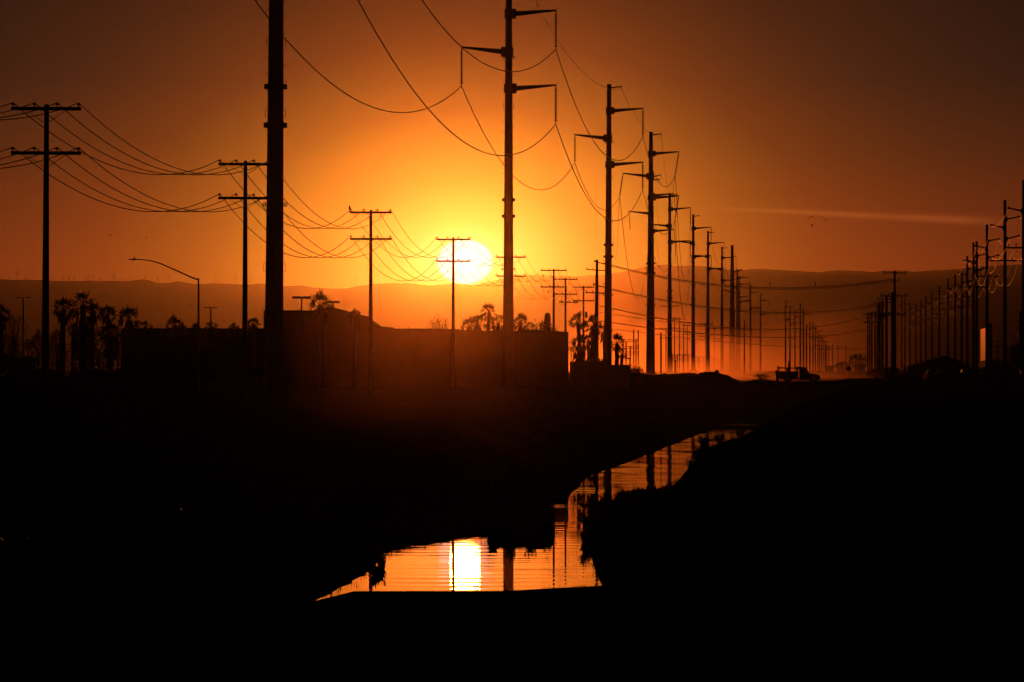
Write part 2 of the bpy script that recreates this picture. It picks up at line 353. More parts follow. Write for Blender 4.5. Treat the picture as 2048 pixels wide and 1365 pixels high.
def pylon(px, bz, Y, label, r0=.43, r1=.22, tilt=0.0, fine=True, lean=0.0, dead=False, fdeep=2.2, fw=1.7, below=0.0, cz=(13.7, 12.5)):
    X = (px - 1024) * Y / F
    t = thing('steel_pylon', (X, Y, bz), label, 'pylon', 'row of tapered steel power pylons')
    if lean: t.rotation_euler = (0, lean, 0)
    sh = MB(); rr = lambda z: r0 + (r1 - r0) * max(0, z) / 30
    sh.tube([(0, 0, -below), (0, 0, 10), (0, 0, 20), (0, 0, 30)], [r0, rr(10), rr(20), r1], 24 if fine else 10)
    sh.lathe((0, 0, 30), [(r1 * 1.15, -.02), (r1 * 1.15, .08), (r1 * .5, .12)], 16)
    for z in (cz if fine else (13.1,)):
        sh.lathe((0, 0, z), [(rr(z), -.16), (rr(z) + .03, -.16), (rr(z) + .03, .16), (rr(z), .16)], 16)
        if fine:
            for q in (-1, 1): sh.box((q * (rr(z) + .09), 0, z), (.16, .3, .24))
    if fine:
        for z in (8.6, 24.2):
            for q in (-1, 1): ring(sh, (q * (rr(z) + .10), 0, z), .075, .03)
        for z in (16.4, 20.6, 13.0, 5.6):
            for q in (-1, 1):
                r = rr(z); sh.tube([(q * r, 0, z + .22), (q * (r + .09), 0, z + .2), (q * (r + .1), 0, z - .2), (q * r, 0, z - .22)], .012, 4)
        z = 14.5; k = 0
        while z < 29.6:
            q = -1 if k % 2 else 1; sh.tube([(q * rr(z) * .9, 0, z), (q * (rr(z) + .16), 0, z)], .012, 4); z += .38 ; k += 1
    sh.build('shaft', 'steel', t, smooth=False)
    fb = MB(); fb.tube([(0, 0, -fdeep), (0, 0, -.1)], fw / 2, 28); 
    fd = fb.build('foundation', 'conc', t)
    bp = MB(); bp.tube([(0, 0, -.06), (0, 0, 0)], r0 + .22, 20)
    for k in range(10):
        a = k * math.pi / 5; bp.tube([((r0 + .14) * math.cos(a), (r0 + .14) * math.sin(a), -.1), ((r0 + .14) * math.cos(a), (r0 + .14) * math.sin(a), .12)], .03, 5)
    bp.build('base_plate', 'steel', t)
    att = []
    for nm, side, z, Ln, rise, rt in (('earth_wire_arm', 1, 29.75, 1.3, .12, .07), ('arm', 1, 27.4, 3.5, .26, .17), ('arm', -1, 24.6, 3.5, .34, .17), ('arm', 1, 21.9, 3.5, .26, .17)):
        a = MB(); r = rr(z)
        a.tube([(side * (r if nm != 'arm' else r + .12), 0, z), (side * Ln, 0, z + rise)], [rt, .055], 8, sy=1.2)
        if nm == 'arm':
            a.box((side * (r + .14), 0, z), (.34, .42, .72)); a.box((-side * (r + .02), 0, z), (.12, .4, .66))
            a.tube([(side * (Ln + .02), 0, z + rise + .1), (side * (Ln + .14), 0, z + rise + .12)], .02, 5)
        else:
            a.tube([(side * Ln, 0, z + rise + .12), (side * (Ln + .1), 0, z + rise + .12)], .02, 5); a.tube([(side * Ln, 0, z + rise), (side * Ln, 0, z + rise - .28)], .035, 5)
        a.build(nm, 'steel', t)
        if nm == 'arm':
            ins = string_mesh(2.8, tilt, fine).build('insulator_string', 'porc', t); ins.location = (side * (Ln - .03), 0, z + rise - .05)
            cl = MB(); cl.tube([(0, -.16, .02), (0, 0, .1), (0, .16, .02)], .05, 6); c = cl.build('clamp', 'galv', ins); c.location = (tilt, 0, -2.82)
            att.append(Vector((side * (Ln - .03) + tilt, 0, z + rise - 2.87)))
        else: att.append(Vector((side * Ln, 0, z + rise - .28)))
    if dead:
        a = MB(); a.tube([(.3, 0, 24.5), (1.2, 0, 24.75)], [.09, .05], 8); a.tube([(1.2, 0, 24.9), (1.35, 0, 24.4)], .03, 5); a.build('earth_wire_arm', 'steel', t)
    rot = Matrix.Rotation(lean, 4, 'Y')
    return t, [Vector((X, Y, bz)) + rot @ q for q in att]
def wire(name, pts, sagk, r, label, group, n=26, mat='wire', cat='overhead wire', first=1.0):
    m = MB(); out = []
    for si, (a, b) in enumerate(zip(pts, pts[1:])):
        Ls = (b - a).length; sg = sagk * Ls * Ls * (first if si == 0 else 1)
        nn = n if Ls < 400 else n
        for i in range(nn):
            f = i / nn; p = a.lerp(b, f); out.append(p - Vector((0, 0, 4 * sg * f * (1 - f))))
    out.append(pts[-1])
    m.tube(out, r, 5, cap=True)
    o = m.build(name, mat); return tag(o, label, cat, group)
PY = [  # px, base z above the eye, Y, label
    (547.5, 1.27, 200, 'nearest and thickest steel pylon, on a round concrete base left of the sun', dict(r0=.46, r1=.28, lean=.0065, cz=(14.25, 12.4))),
    (1016.5, 1.79, 307, 'steel pylon with three arms standing just right of the sun', dict(r0=.425, r1=.22, lean=.0015)),
    (1215.5, 3.2, 426, 'steel pylon in front of the palms, third from the left in its row', dict(r0=.42, r1=.22, lean=.0048)),
    (1301, 4.6, 520, 'stout steel pylon with slanting insulator strings, fourth from the left in its row', dict(r0=.57, r1=.23, tilt=-.42, dead=True, lean=.002)),
    (1303, 5.6, 640, 'steel pylon hidden behind the stout one with slanting strings, only its arms showing', dict(tilt=.2, fine=False)),
    (1339.5, 6.35, 700, 'steel pylon directly right of the stout one with slanting strings', dict(r0=.42, fine=True, fw=1.9)),
    (1386.5, 7.8, 807, 'steel pylon on a square looking pedestal left of the dirt heap', dict(r0=.40, fine=True, fw=1.7)),
    (1416, 8.6, 900, 'steel pylon whose foot fades into dust above the dirt heap', dict(r0=.42, fine=False)),
    (1444, 9.7, 1015, 'last steel pylon before the thick armless one', dict(r0=.40, fine=False)),
]
ATT = []
for px, bz, Yd, lab, kw in PY:
    fo = kw.get('fine', True)
    t, a = pylon(px, E + bz, Yd, lab, fdeep=max(1.2, E + bz - zg(Yd) + .4), **kw); ATT.append(a)
# farther pylons: copies, sized by their own height
farp = [(1474.6, 539, 1215, 'left of the close pair right of the thick armless pole'), (1478.7, 552.6, 1304, 'right of the close pair right of the thick armless pole'),
        (1501, 571, 1448, 'first of two well spaced ones between the pair and the truck'), (1521, 588, 1612, 'second of two well spaced ones between the pair and the truck'),
        (1571, 602.6, 1790, 'first of the distant group above the truck'), (1580, 614, 1860, 'second of the distant group above the truck'), (1590, 623, 1930, 'third of the distant group above the truck')]
proto = None
for i, (px, top, Yd, lab) in enumerate(farp):
    topz = E + (HZ - top) * Yd / F; Hh = topz - zg(Yd)
    lab = 'slim distant steel pylon, ' + lab
    if proto is None:
        t, a = pylon(px, topz - 30, Yd, lab, r0=.40, r1=.2, fine=False); proto = t; a0 = [q - t.location for q in a]
        t.scale = (1, 1, 1); t.location.z = topz - 30; ATT.append(a)
    else:
        t = copyt(proto, ((px - 1024) * Yd / F, Yd, topz - 30), lab); ATT.append([t.location + q for q in a0])
# reach the ground whatever the height
for i, nm in enumerate(('topmost thin earth wire running from pylon to pylon', 'upper right conductor slung along the steel pylons', 'left conductor slung along the steel pylons', 'lower right conductor slung along the steel pylons')):
    pts = [a[i] for a in ATT[:12] if True]
    del pts[4]
    r = .017 if i == 0 else .034
    wire('power_line', pts, (2.2 if i == 0 else 4.8) / 118 ** 2, r, nm, 'lines along the steel pylons', n=34, first=1.22)
# slack jumper loops at the stout pylon
for k, (dx_, z_) in enumerate(((3.0, 24.5), (-3.9, 21.8), (3.0, 19.0))):
    b = Vector(((1301 - 1024) * 520 / F + dx_, 520, E + 4.6 + z_))
    e = Vector((b.x + (1.1 if dx_ < 0 else .5), 600, b.z + .8))
    wire('jumper_cable', [b, e], 6.5 / 6400, .022, ['deep slack cable loop under the upper right arm of the stout pylon', 'deep slack cable loop under the left arm of the stout pylon', 'deep slack cable loop under the lower right arm of the stout pylon'][k], 'slack cable loops', cat='cable')
# ------------------------------------------------------------------ plain distant poles of the main corridor
def plain_pole(px, top, Yd, label, r0, r1, arms=(), name='power_pole', cat='utility pole', group=None, mat='wood', ins=True, py_base=None):
    X = (px - 1024) * Yd / F; zt = E + (HZ - top) * Yd / F; zb = top_z(X, Yd) - .4 if py_base is None else E + (HZ - py_base) * Yd / F
    t = thing(name, (X, Yd, zb), label, cat, group); H = zt - zb
    MB().tube([(0, 0, 0), (0, 0, H)], [r0, r1], 10).build('pole', mat, t)
    for (side0, side1, dz_, rise, th) in arms:
        a = MB(); a.bar((side0, -.12, H - dz_ + (rise if side0 < 0 and side1 <= 0 else 0)), (side1, -.12, H - dz_ + (rise if side1 > 0 else 0)), th); a.build('crossarm', mat, t)
        if ins:
            for xx in (side0 + .08, side1 - .08):
                if abs(xx) > .3:
                    q = MB(); pin(q, (xx, -.12, H - dz_ + rise + th / 2), .22, .08); q.build('insulator', 'porc', t)
    return t
ARM3 = [(-1.6, 1.6, 1.6, 0, .12), (-1.6, 1.6, 3.4, 0, .12)]
thk = plain_pole(1464.5, 490.5, 1120, 'thick armless pole rising above the dust, taller than its neighbours', .95, .38, [(0, 2.6, 7.5, .9, .3), (-2.6, 0, 12.5, .4, .3), (0, 2.6, 18, .5, .3)], mat='steel', group=None, ins=False)
FARROW = [(1600.7, 607.6, 1860), (1607, 620, 1900), (1613, 648.7, 1940), (1619.7, 644, 1980), (1626, 645.5, 2010), (1631, 654, 2040), (1636, 664, 2070), (1639.6, 668, 2100), (1643, 671.6, 2130), (1646.5, 676.6, 2160), (1650, 683, 2190), (1653.3, 686.6, 2220), (1656.8, 689, 2250)]
for i, (px, top, Yd) in enumerate(FARROW):
    plain_pole(px, top, Yd, 'distant pole dwindling into the haze, %s after the group above the truck' % ordw(i + 1), max(.18, .45 - i * .025), max(.14, .33 - i * .018),
               [(-2.2, 2.2, 2.8, 0, .25)] if i % 2 == 0 else [(0, 3.2, 2.2, .3, .3), (-3.0, 0, 6, .3, .3)], name='distant_pole', group='distant poles dwindling to a point', ins=False)
for i, (px, top, Yd, r, lab) in enumerate([(1488.7, 640, 900, .16, 'short dark bare pole between the close pair and the spaced pylons'), (1665, 688, 2200, .22, 'thin bare pole just right of the dwindling row'), (1675.7, 689, 2210, .22, 'thin bare pole, middle of three right of the dwindling row'), (1692, 691.6, 2220, .22, 'thin bare pole, rightmost of three right of the dwindling row'),
        (1699.6, 710, 1500, .16, 'low thin pole behind the round sign'), (1712, 721, 1500, .12, 'stub pole between the round sign and the right hand rows'), (1322, 666, 560, .13, 'short dark post between the stout pylon and the next'), (1351, 720, 590, .12, 'low dark stub right of the pylon after the stout one'), (1578.5, 722, 452, .14, 'squat upright post standing in front of the truck'), (1651.5, 690, 1500, .12, 'thin low pole rising from the berm beyond the truck')]):
    plain_pole(px, top, Yd, lab, r, r * .85, name='bare_post', cat='post')
for i, (px, top, Yd) in enumerate([(1332, 655, 1200), (1340, 610, 900), (1349, 634, 1150), (1359, 637, 1200), (1367.5, 643, 1260), (1374.5, 650, 1330), (1411, 646, 1050), (1428.6, 655, 1150)]):
    plain_pole(px, top, Yd, 'hazy double crossarm pole of the substation yard, %s from the left' % ordw(i + 1), .17, .12, [(-1.9, 1.9, .3, 0, .16), (-1.9, 1.9, 3.1 if i != 6 else 3.4, 0, .16)], name='substation_pole', group='hazy poles of the substation yard', ins=(i in (1, 6, 7)))
# gantries of the substation
def gantry(px0, px1, ytop, Yd, beams, legs, label):
    t = thing('substation_gantry', ((px0 - 1024) * Yd / F, Yd, zg(Yd) - .3), label, 'gantry', 'steel gantries of the substation'); w = (px1 - px0) * Yd / F; H = (E + (HZ - ytop) * Yd / F) - t.location.z
    for l in legs:
        MB().bar(((l[0] - px0) * Yd / F, 0, 0), ((l[0] - px0) * Yd / F, 0, E + (HZ - l[1]) * Yd / F - t.location.z), .28).build('leg', 'galv', t)
    for b in beams:
        z = E + (HZ - b[2]) * Yd / F - t.location.z; m = MB(); x0 = (b[0] - px0) * Yd / F; x1 = (b[1] - px0) * Yd / F
        m.bar((x0, -.3, z), (x1, -.3, z), .12); m.bar((x0, -.3, z - .5), (x1, -.3, z - .5), .12); n = max(2, int((x1 - x0) / .9))
        for k in range(n): m.bar((x0 + (x1 - x0) * k / n, -.3, z - .5 * (k % 2)), (x0 + (x1 - x0) * (k + 1) / n, -.3, z - .5 * ((k + 1) % 2)), .08)
        m.build('beam', 'galv', t)
        for k in range(max(1, int((x1 - x0) / 2.2))):
            q = MB(); q.lathe((x0 + 1 + 2.2 * k, -.3, z - 1.5), [(.06, 0), (.14, .1), (.14, .9), (.06, 1)], 6); q.build('insulator', 'porc', t)
gantry(1236, 1277, 679, 900, [(1243, 1277, 679), (1243, 1277, 693), (1243, 1277, 704)], [(1252, 693), (1260.5, 693), (1267.5, 660), (1272, 680), (1276.5, 660), (1246, 679)], 'pale steel gantry in the dust right of the pylon by the palms')
gantry(1388, 1428, 713, 1120, [(1389, 1427, 713), (1389, 1427, 722)], [(1389, 713), (1398, 713), (1407, 713), (1417, 713), (1427, 713)], 'low steel gantry in the dust behind the pylon on a pedestal')
gantry(1345, 1385, 709, 1240, [(1345, 1385, 709), (1345, 1380, 718)], [(1345, 709), (1355, 709), (1366, 709), (1377, 709), (1385, 709)], 'low steel gantry in the dust between two pylons')
# ------------------------------------------------------------------ wooden double crossarm line on the left
def wpole(px, top, Yd, base_py, label, narms=2, extra=None, lean=0, H=None, twist=0.0):
    X = (px - 1024) * Yd / F; zt = E + (HZ - top) * Yd / F; zb = min(top_z(X, Yd), zg(Yd)) - .5
    t = thing('utility_pole', (X, Yd, zb), label, 'utility pole', 'wooden poles with double crossarms'); H = zt - zb
    if lean: t.rotation_euler = (0, lean, 0)
    MB().tube([(0, 0, 0), (0, 0, H * .5), (0, 0, H)], [.135, .115, .08], 14).build('pole', 'wood', t)
    att = []
    for k, dz_ in enumerate([.16, 1.68, 2.5][:narms]):
        z = H - dz_; off = -1.0 if k == 2 else 0; tw = twist
        MB().bar((-1.2 + (.55 if k == 2 else 0), -.14, z - tw), (1.2 + (.1 if k == 2 else 0), -.14, z + tw), .10, .12).build('crossarm', 'wood', t)
        for q in (-1, 1): MB().bar((q * .66, -.2, z - .08), (q * .09, -.2, z - .47), .035, .02).build('brace', 'galv', t)
        for x in (-1.14, -.40, .38, 1.12):
            if k == 2 and x < -.5: continue
            i_ = MB(); pin(i_, (x, -.14, z + .06), .16, .062); i_.build('insulator', 'porc', t)
            i_ = None
            if k < 2: att.append(Vector((x, -.14, z + .2)))
    if extra == 'can':
        MB().lathe((.28, -.1, H - 3.6), [(.02, 0), (.15, .03), (.15, .62), (.10, .72)], 10).build('transformer', 'galv', t)
    rot = Matrix.Rotation(lean, 4, 'Y')
    return t, [Vector((X, Yd, zb)) + rot @ q for q in att]
WP = [(90, 209, 143, 'nearest wooden pole with two crossarms, at the far left', dict(lean=.005)), (489, 322, 187, 'wooden pole with two crossarms left of the thickest steel pylon', dict(lean=.004)), (741, 420, 239, 'wooden pole with two crossarms between the thickest pylon and the sun', dict(lean=.002)),
      (906.5, 475, 292, 'wooden pole with two crossarms standing in front of the sun', {}), (1022, 511, 336, 'wooden pole with crossarms peeping out behind the pylon right of the sun', {}), (1107.5, 538, 384, 'wooden pole right of the sun with two crossarms, above the end of the long building', {}),
      (1131, 556, 426, 'wooden pole with three crossarms at the corner of the long building', dict(narms=3, twist=-.02)), (1167, 572, 466, 'wooden pole with two crossarms and a transformer among the palms', dict(extra='can'))]
WA = []
for px, top, Yd, lab, kw in WP:
    if Yd > 330 and Yd < 390: pass
    t, a = wpole(px, top, Yd, 770, lab, **kw); WA.append(a)
P0 = [Vector((-20.0, 100, 0)) + Vector((x, 0, z)) for z in (E + 9.4, E + 7.9) for x in (-1.14, -.4, .38, 1.12)]
wl = ['outer left', 'inner left', 'inner right', 'outer right']
for k in range(8):
    wire('overhead_wire', [P0[k]] + [a[k] for a in WA], 1.42 / 44 ** 2, .0165 if k % 2 else .0175, '%s wire of the %s crossarms on the wooden poles' % (wl[k % 4], 'upper' if k < 4 else 'lower'), 'wires along the wooden poles', n=22)
# taller corner pole beside the palms, feeding the wires that cross to the right
def corner_pole():
    Yd = 440; px = 1192; X = (px - 1024) * Yd / F; zb = zg(Yd) - .4; zt = E + (HZ - 520) * Yd / F
    t = thing('corner_pole', (X, Yd, zb), 'taller wooden pole beside the palms, feeding the wires that cross to the right', 'utility pole'); H = zt - zb
    t.rotation_euler = (0, .008, 0)
    MB().tube([(0, 0, 0), (0, 0, H)], [.30, .13], 12).build('pole', 'wood', t)
    for dz_, a, b, r in ((.22, -.35, .8, -.22), (1.05, -1.15, .95, -.1), (2.65, -.45, .85, -.25), (3.48, -1.2, 1.0, -.05)):
        MB().bar((a, -.2, H - dz_ - r * .2), (b, -.2, H - dz_ + r), .11).build('crossarm', 'wood', t)
        for x in (a + .1, (a + b) / 2 - .35, b - .1):
            q = MB(); pin(q, (x, -.2, H - dz_ + .02), .2, .07); q.build('insulator', 'porc', t)
    for k, (a, b, c_) in enumerate((((-.4, -.2, H - .25), (-.9, -.3, H - .5), (-1.1, -.2, H - 1.0)), ((-.3, -.2, H - .3), (-.5, -.3, H - .7), (-.42, -.2, H - 1.05)), ((.7, -.2, H - .5), (.72, -.25, H - .8), (.5, -.2, H - 1.15)))):
        MB().tube([a, b, c_], .012, 4).build('jumper', 'wire', t)
    return t
corner_pole()
def xwire(p0, p1, sag, r, lab, mid=None):
    a = W(*p0); b = W(*p1); Ls = (b - a).length
    wire('crossing_wire', [a, b], sag / Ls ** 2, r, lab, 'wires crossing over the wash', n=40)
xwire((1207, 526, 440), (1787, 558.5, 417), 1.65, .045, 'highest wire crossing from the corner pole to the tall pole on the right')
xwire((1207, 528.5, 441), (1789, 562, 418), 1.66, .032, 'second highest wire crossing, just under the highest one')
xwire((1208, 575, 440), (1757, 609, 640), 1.9, .042, 'crossing wire at the level of the lower crossarms')
xwire((1208, 577, 441), (1753, 613, 650), 1.9, .022, 'thin crossing wire just under the one at lower crossarm level')
xwire((1200, 612, 440), (1740, 631, 800), 2.6, .05, 'dark crossing wire in front of the mountain, upper of the low four')
xwire((1200, 625, 440), (1745, 657, 800), 1.4, .03, 'second of the low four crossing wires')
xwire((1200, 642, 440), (1738, 660, 800), 1.6, .05, 'third of the low four crossing wires')
xwire((1200, 655, 442), (1752, 697, 800), 0.8, .03, 'lowest crossing wire, just above the dust')
# ------------------------------------------------------------------ rows of wooden poles on the right
def rpole(px, top, Yd, label, kind, r0=.16, r1=.11, grp='tall wooden poles in the right hand row', base_py=None):
    X = (px - 1024) * Yd / F; zt = E + (HZ - top) * Yd / F; zb = zg(Yd) - .5
    t = thing('line_pole', (X, Yd, zb), label, 'utility pole', grp); H = zt - zb; att = []
    MB().tube([(0, 0, 0), (0, 0, H)], [r0, r1], 12).build('pole', 'wood', t)
    if kind == 'tall':
        for (a, b, dz_, rise) in ((-.05, -1.05, 2.15, .22), (.05, 1.08, 1.5, .2), (.05, 1.05, 3.02, .24)):
            m = MB(); m.tube([(a, 0, H - dz_), (b, 0, H - dz_ + rise)], [.07, .045], 8); m.lathe((b, 0, H - dz_ + rise), [(.03, -.09), (.085, -.06), (.085, .06), (.03, .09)], 8); m.box((math.copysign(.1, b), 0, H - dz_), (.16, .2, .38)); m.build('side_arm', 'wood', t)
            att.append(Vector((b, 0, H - dz_ + rise - .1)))
        z = H - 4.7
        MB().bar((-1.22, -.16, z), (1.22, -.16, z), .1, .12).build('crossarm', 'wood', t)
        for q in (-1, 1): MB().bar((q * .75, -.2, z - .06), (q * .08, -.2, z - .5), .03).build('brace', 'galv', t)
        for x in (-1.1, -.55, .55, 1.1):
            q = MB(); pin(q, (x, -.16, z + .06), .24, .07); q.build('insulator', 'porc', t)
            if x != -.55: att.append(Vector((x, -.16, z + .26)))
    else:
        for dz_ in (.35, 2.1):
            z = H - dz_
            MB().bar((-1.25, -.14, z), (1.25, -.14, z), .11).build('crossarm', 'wood', t)
            for x in (-1.15, -.45, .45, 1.15):
                q = MB(); pin(q, (x, -.14, z + .05), .22, .085); q.build('insulator', 'porc', t)
                if x in (-1.15, .45, 1.15): att.append(Vector((x, -.14, z + .2)))
    return [Vector((X, Yd, zb)) + q for q in att]
RT = [(2047.5, 361, 290), (2010, 400.5, 323), (1974, 449.5, 379), (1953.5, 483, 428), (1947, 485.5, 448), (1934.6, 512.5, 486), (1923.5, 542.5, 545), (1910.5, 550, 590), (1896, 558, 640), (1878.7, 573, 700), (1863.6, 585, 760), (1851.4, 592.7, 820), (1841.3, 601.8, 880), (1831.5, 608.5, 945), (1819.8, 605.5, 1010), (1809.6, 597.7, 1080), (1803.5, 595, 1150)]
rl = ['cut by the right edge of the photo', 'second from the right edge, its arms clear against the sky', 'third from the right edge, left of the lit wall', 'fourth from the right edge, right one of a close pair', 'fifth from the right edge, left one of a close pair']
RA = []
for i, (px, top, Yd) in enumerate(RT):
    lab = 'tall right hand pole, ' + (rl[i] if i < 5 else ordw(i + 1) + ' from the right edge')
    RA.append(rpole(px, top, Yd, lab, 'tall', r0=.15 * (1 + Yd / 3000), r1=.10 * (1 + Yd / 2500)))
for k in range(6):
    lab = ['left side arm wire of the tall right hand poles', 'upper right side arm wire of the tall right hand poles', 'lower right side arm wire of the tall right hand poles', 'left crossarm wire of the tall right hand poles', 'inner right crossarm wire of the tall right hand poles', 'outer right crossarm wire of the tall right hand poles'][k]
    wire('overhead_wire', [a[k] for a in RA], 1.3 / 50 ** 2 if k > 2 else .9 / 50 ** 2, .015, lab, 'wires along the right hand rows', n=10)
RS = [(1773, 593, 520), (1765, 601, 585), (1759.5, 606, 640), (1755.5, 610, 690), (1750.5, 622, 750), (1743.7, 625, 830), (1739.5, 626, 890), (1735.3, 626.5, 950)]
SA = []
for i, (px, top, Yd) in enumerate(RS):
    SA.append(rpole(px, top, Yd, 'lower wooden pole left of the tall crossarm pole, %s counting leftwards' % ordw(i + 1), 'short', r0=.2, r1=.16, grp='lower wooden poles at the left of the right hand rows'))
SB = rpole(1786.8, 585, 390, 'thick black pole in front of the tall crossarm pole on the right', 'short', r0=.26, r1=.2, grp='lower wooden poles at the left of the right hand rows')
for k in range(6):
    wire('overhead_wire', [SB[k]] + [a[k] for a in SA], 1.2 / 55 ** 2, .015, '%s %s crossarm wire of the lower right hand poles' % (['left', 'inner', 'right'][k % 3], 'upper' if k < 3 else 'lower'), 'wires along the right hand rows', n=10)
plain_pole(1789.5, 541.5, 417, 'slender pole with one high crossarm rising behind the thick black pole on the right', .16, .105, [(-1.2, 1.2, .25, 0, .1), (-.3, .45, 1.05, 0, .09)])
plain_pole(2041, 623, 420, 'dark pole with short brackets at the right edge by the dark tree', .16, .13, [(-.45, .3, 1.0, 0, .1), (-.35, .2, 1.7, 0, .12), (-.6, .1, 2.6, 0, .06)])
for i, (px, top, Yd) in enumerate([(1962, 664, 700), (1996, 681, 760)]):
    plain_pole(px, top, Yd, ['small crossarm pole behind the lit wall, left one', 'small crossarm pole behind the lit wall, right one'][i], .12, .09, [(-1, 1, .2, 0, .12), (-1, 1, 1.1, 0, .12)])
# ------------------------------------------------------------------ buildings
YB = 345.0
def bx(px): return (px - 1024) * YB / F
def bz(py): return E + (HZ - py) * YB / F
GB = zg(YB) - .4
def wall_prism(mb, out, y0, y1): mb.prism([(bx(a), bz(b)) if b is not None else (bx(a), GB) for a, b in out], y0, y1)
def opening(t, px0, px1, z0, z1, name, yf, sub=True):
    x0, x1 = bx(px0), bx(px1)
    g = MB().box(((x0 + x1) / 2, yf - .02, (z0 + z1) / 2), (x1 - x0, .06, z1 - z0)).build(name, 'glass', t)
    if sub:
        f = MB()
        for (c, d) in ((((x0 + x1) / 2, yf - .06, z1 + .05), (x1 - x0 + .2, .12, .1)), (((x0 + x1) / 2, yf - .06, z0 - .05), (x1 - x0 + .2, .12, .1)), ((x0 - .05, yf - .06, (z0 + z1) / 2), (.1, .12, z1 - z0)), ((x1 + .05, yf - .06, (z0 + z1) / 2), (.1, .12, z1 - z0)), (((x0 + x1) / 2, yf - .06, (z0 + z1) / 2), (.05, .08, z1 - z0))):
            f.box(c, d)
        f.build('frame', 'roof', g)
# long low store on the right of the group
def building(name, label, outline, y0, y1, wins=(), cap=True, extra=None):
    t = thing(name, (0, 0, 0), label, 'building')
    m = MB(); wall_prism(m, outline, y0, y1); m.build('wall', 'stucco', t)
    if cap:
        r = MB()
        pts = [(a, b) for a, b in outline if b is not None]
        for (a, b), (c, d) in zip(pts, pts[1:]):
            if abs(c - a) < 1: continue
            r.add([(bx(a), y0 - .12, bz(b) + .003), (bx(c), y0 - .12, bz(d) + .003), (bx(c), y0 + .35, bz(d) + .003), (bx(a), y0 + .35, bz(b) + .003), (bx(a), y0 - .12, bz(b) + .14), (bx(c), y0 - .12, bz(d) + .14), (bx(c), y0 + .35, bz(d) + .14), (bx(a), y0 + .35, bz(b) + .14)],
                  [(3, 2, 1, 0), (4, 5, 6, 7), (0, 1, 5, 4), (1, 2, 6, 5), (2, 3, 7, 6), (3, 0, 4, 7)])
        r.build('roof_edge', 'roof', t)
    for (a, b, z0, z1, nm) in wins: opening(t, a, b, GB + .4 + z0, GB + .4 + z1, nm, y0)
    return t
b1 = building('low_building', 'low flat roofed building behind the palms on the left', [(228, None), (228, 658), (360, 657), (525, 658), (525, None)], YB + 6, YB + 30, ())
b2 = building('square_block', 'taller square block behind the thickest steel pylon', [(524, None), (524, 623), (655, 624), (655, None)], YB + 2, YB + 24, ())
b3 = building('slant_roof_hall', 'hall with its roof slanting down right, beside the square block', [(654, None), (654, 615), (740, 638), (741, 651), (746, 652), (746, None)], YB, YB + 26, ())
b4 = building('long_building', 'long flat roofed building under the sun ending at a sharp corner', [(745, None), (745, 652), (752, 656), (787, 659), (790, 661.5), (862, 661.5), (868, 662), (918, 662.5), (919, 665), (1010, 666), (1100, 666), (1136.5, 668), (1136.5, None)], YB - 1, YB + 34, ())
for i, (px, py) in enumerate(((813, 651), (849, 650))):
    m = MB(); z = bz(662); m.tube([(bx(px), YB + 8, z - .3), (bx(px), YB + 8, bz(py))], .05, 6); m.lathe((bx(px), YB + 8, bz(py)), [(.09, -.02), (.09, .04), (.03, .06)], 8)
    tag(m.build('roof_pipe', 'galv'), ['thin pipe on the roof of the long building, the left one', 'thin pipe on the roof of the long building, nearer the bare tree'][i], 'pipe')
low = MB(); low.prism([((1140 - 1024) * 400 / F, zg(400) - .4), ((1140 - 1024) * 400 / F, E + (HZ - 724) * 400 / F), ((1213 - 1024) * 400 / F, E + (HZ - 722) * 400 / F), ((1213 - 1024) * 400 / F, zg(400) - .4)], 400, 402)
tag(low.build('yard_wall', 'stucco'), 'dark yard wall under the palms right of the long building', 'wall')
low = MB(); X0 = (1212 - 1024) * 405 / F; X1 = (1261 - 1024) * 405 / F
low.prism([(X0, zg(405) - .4), (X0, E + (HZ - 732) * 405 / F), (X1, E + (HZ - 733.5) * 405 / F), (X1, zg(405) - .4)], 405, 411)
t = thing('shed', (0, 0, 0), 'small flat shed with the little floodlight, right of the palms', 'shed'); low.build('wall', 'stucco', t)
MB().box(((X0 + X1) / 2, 408, E + (HZ - 732.2) * 405 / F + .06), (X1 - X0 + .2, 6.4, .1)).build('roof', 'roof', t)
t = thing('floodlight', (X1 - .1, 404.6, zg(405)), 'little box floodlight on a thin mast at the corner of the shed', 'floodlight'); h = E + (HZ - 719) * 405 / F - zg(405)
MB().tube([(0, 0, -.3), (0, 0, h)], .03, 6).build('mast', 'galv', t); MB().box((-.1, 0, h + .06), (.3, .22, .13)).build('lamp_head', 'paint', t)
# scaffold posts right of the corner
for i, (px, top, arm) in enumerate(((1147, 680, -4), (1177, 679, 2), (1142.5, 701, 3), (1170, 700, -2))):
    Yq = 380 + 5 * i; X = (px - 1024) * Yq / F; m = MB(); zt = E + (HZ - top) * Yq / F; m.tube([(X, Yq, zg(Yq) - .3), (X, Yq, zt)], .035, 6); m.tube([(X, Yq, zt - .05), (X + arm * Yq / F * 1.5, Yq, zt - .02)], .025, 5); m.tube([(X, Yq, zt - .45), (X + arm * .8 * Yq / F, Yq, zt - .45)], .02, 5)
    tag(m.build('yard_post', 'galv'), ['thin bracketed post beside the corner of the long building, tallest one', 'thin bracketed post right of the transformer pole', 'low bracketed post hugging the corner of the long building', 'low thin post hidden among the palm fronds right of the corner'][i], 'post')
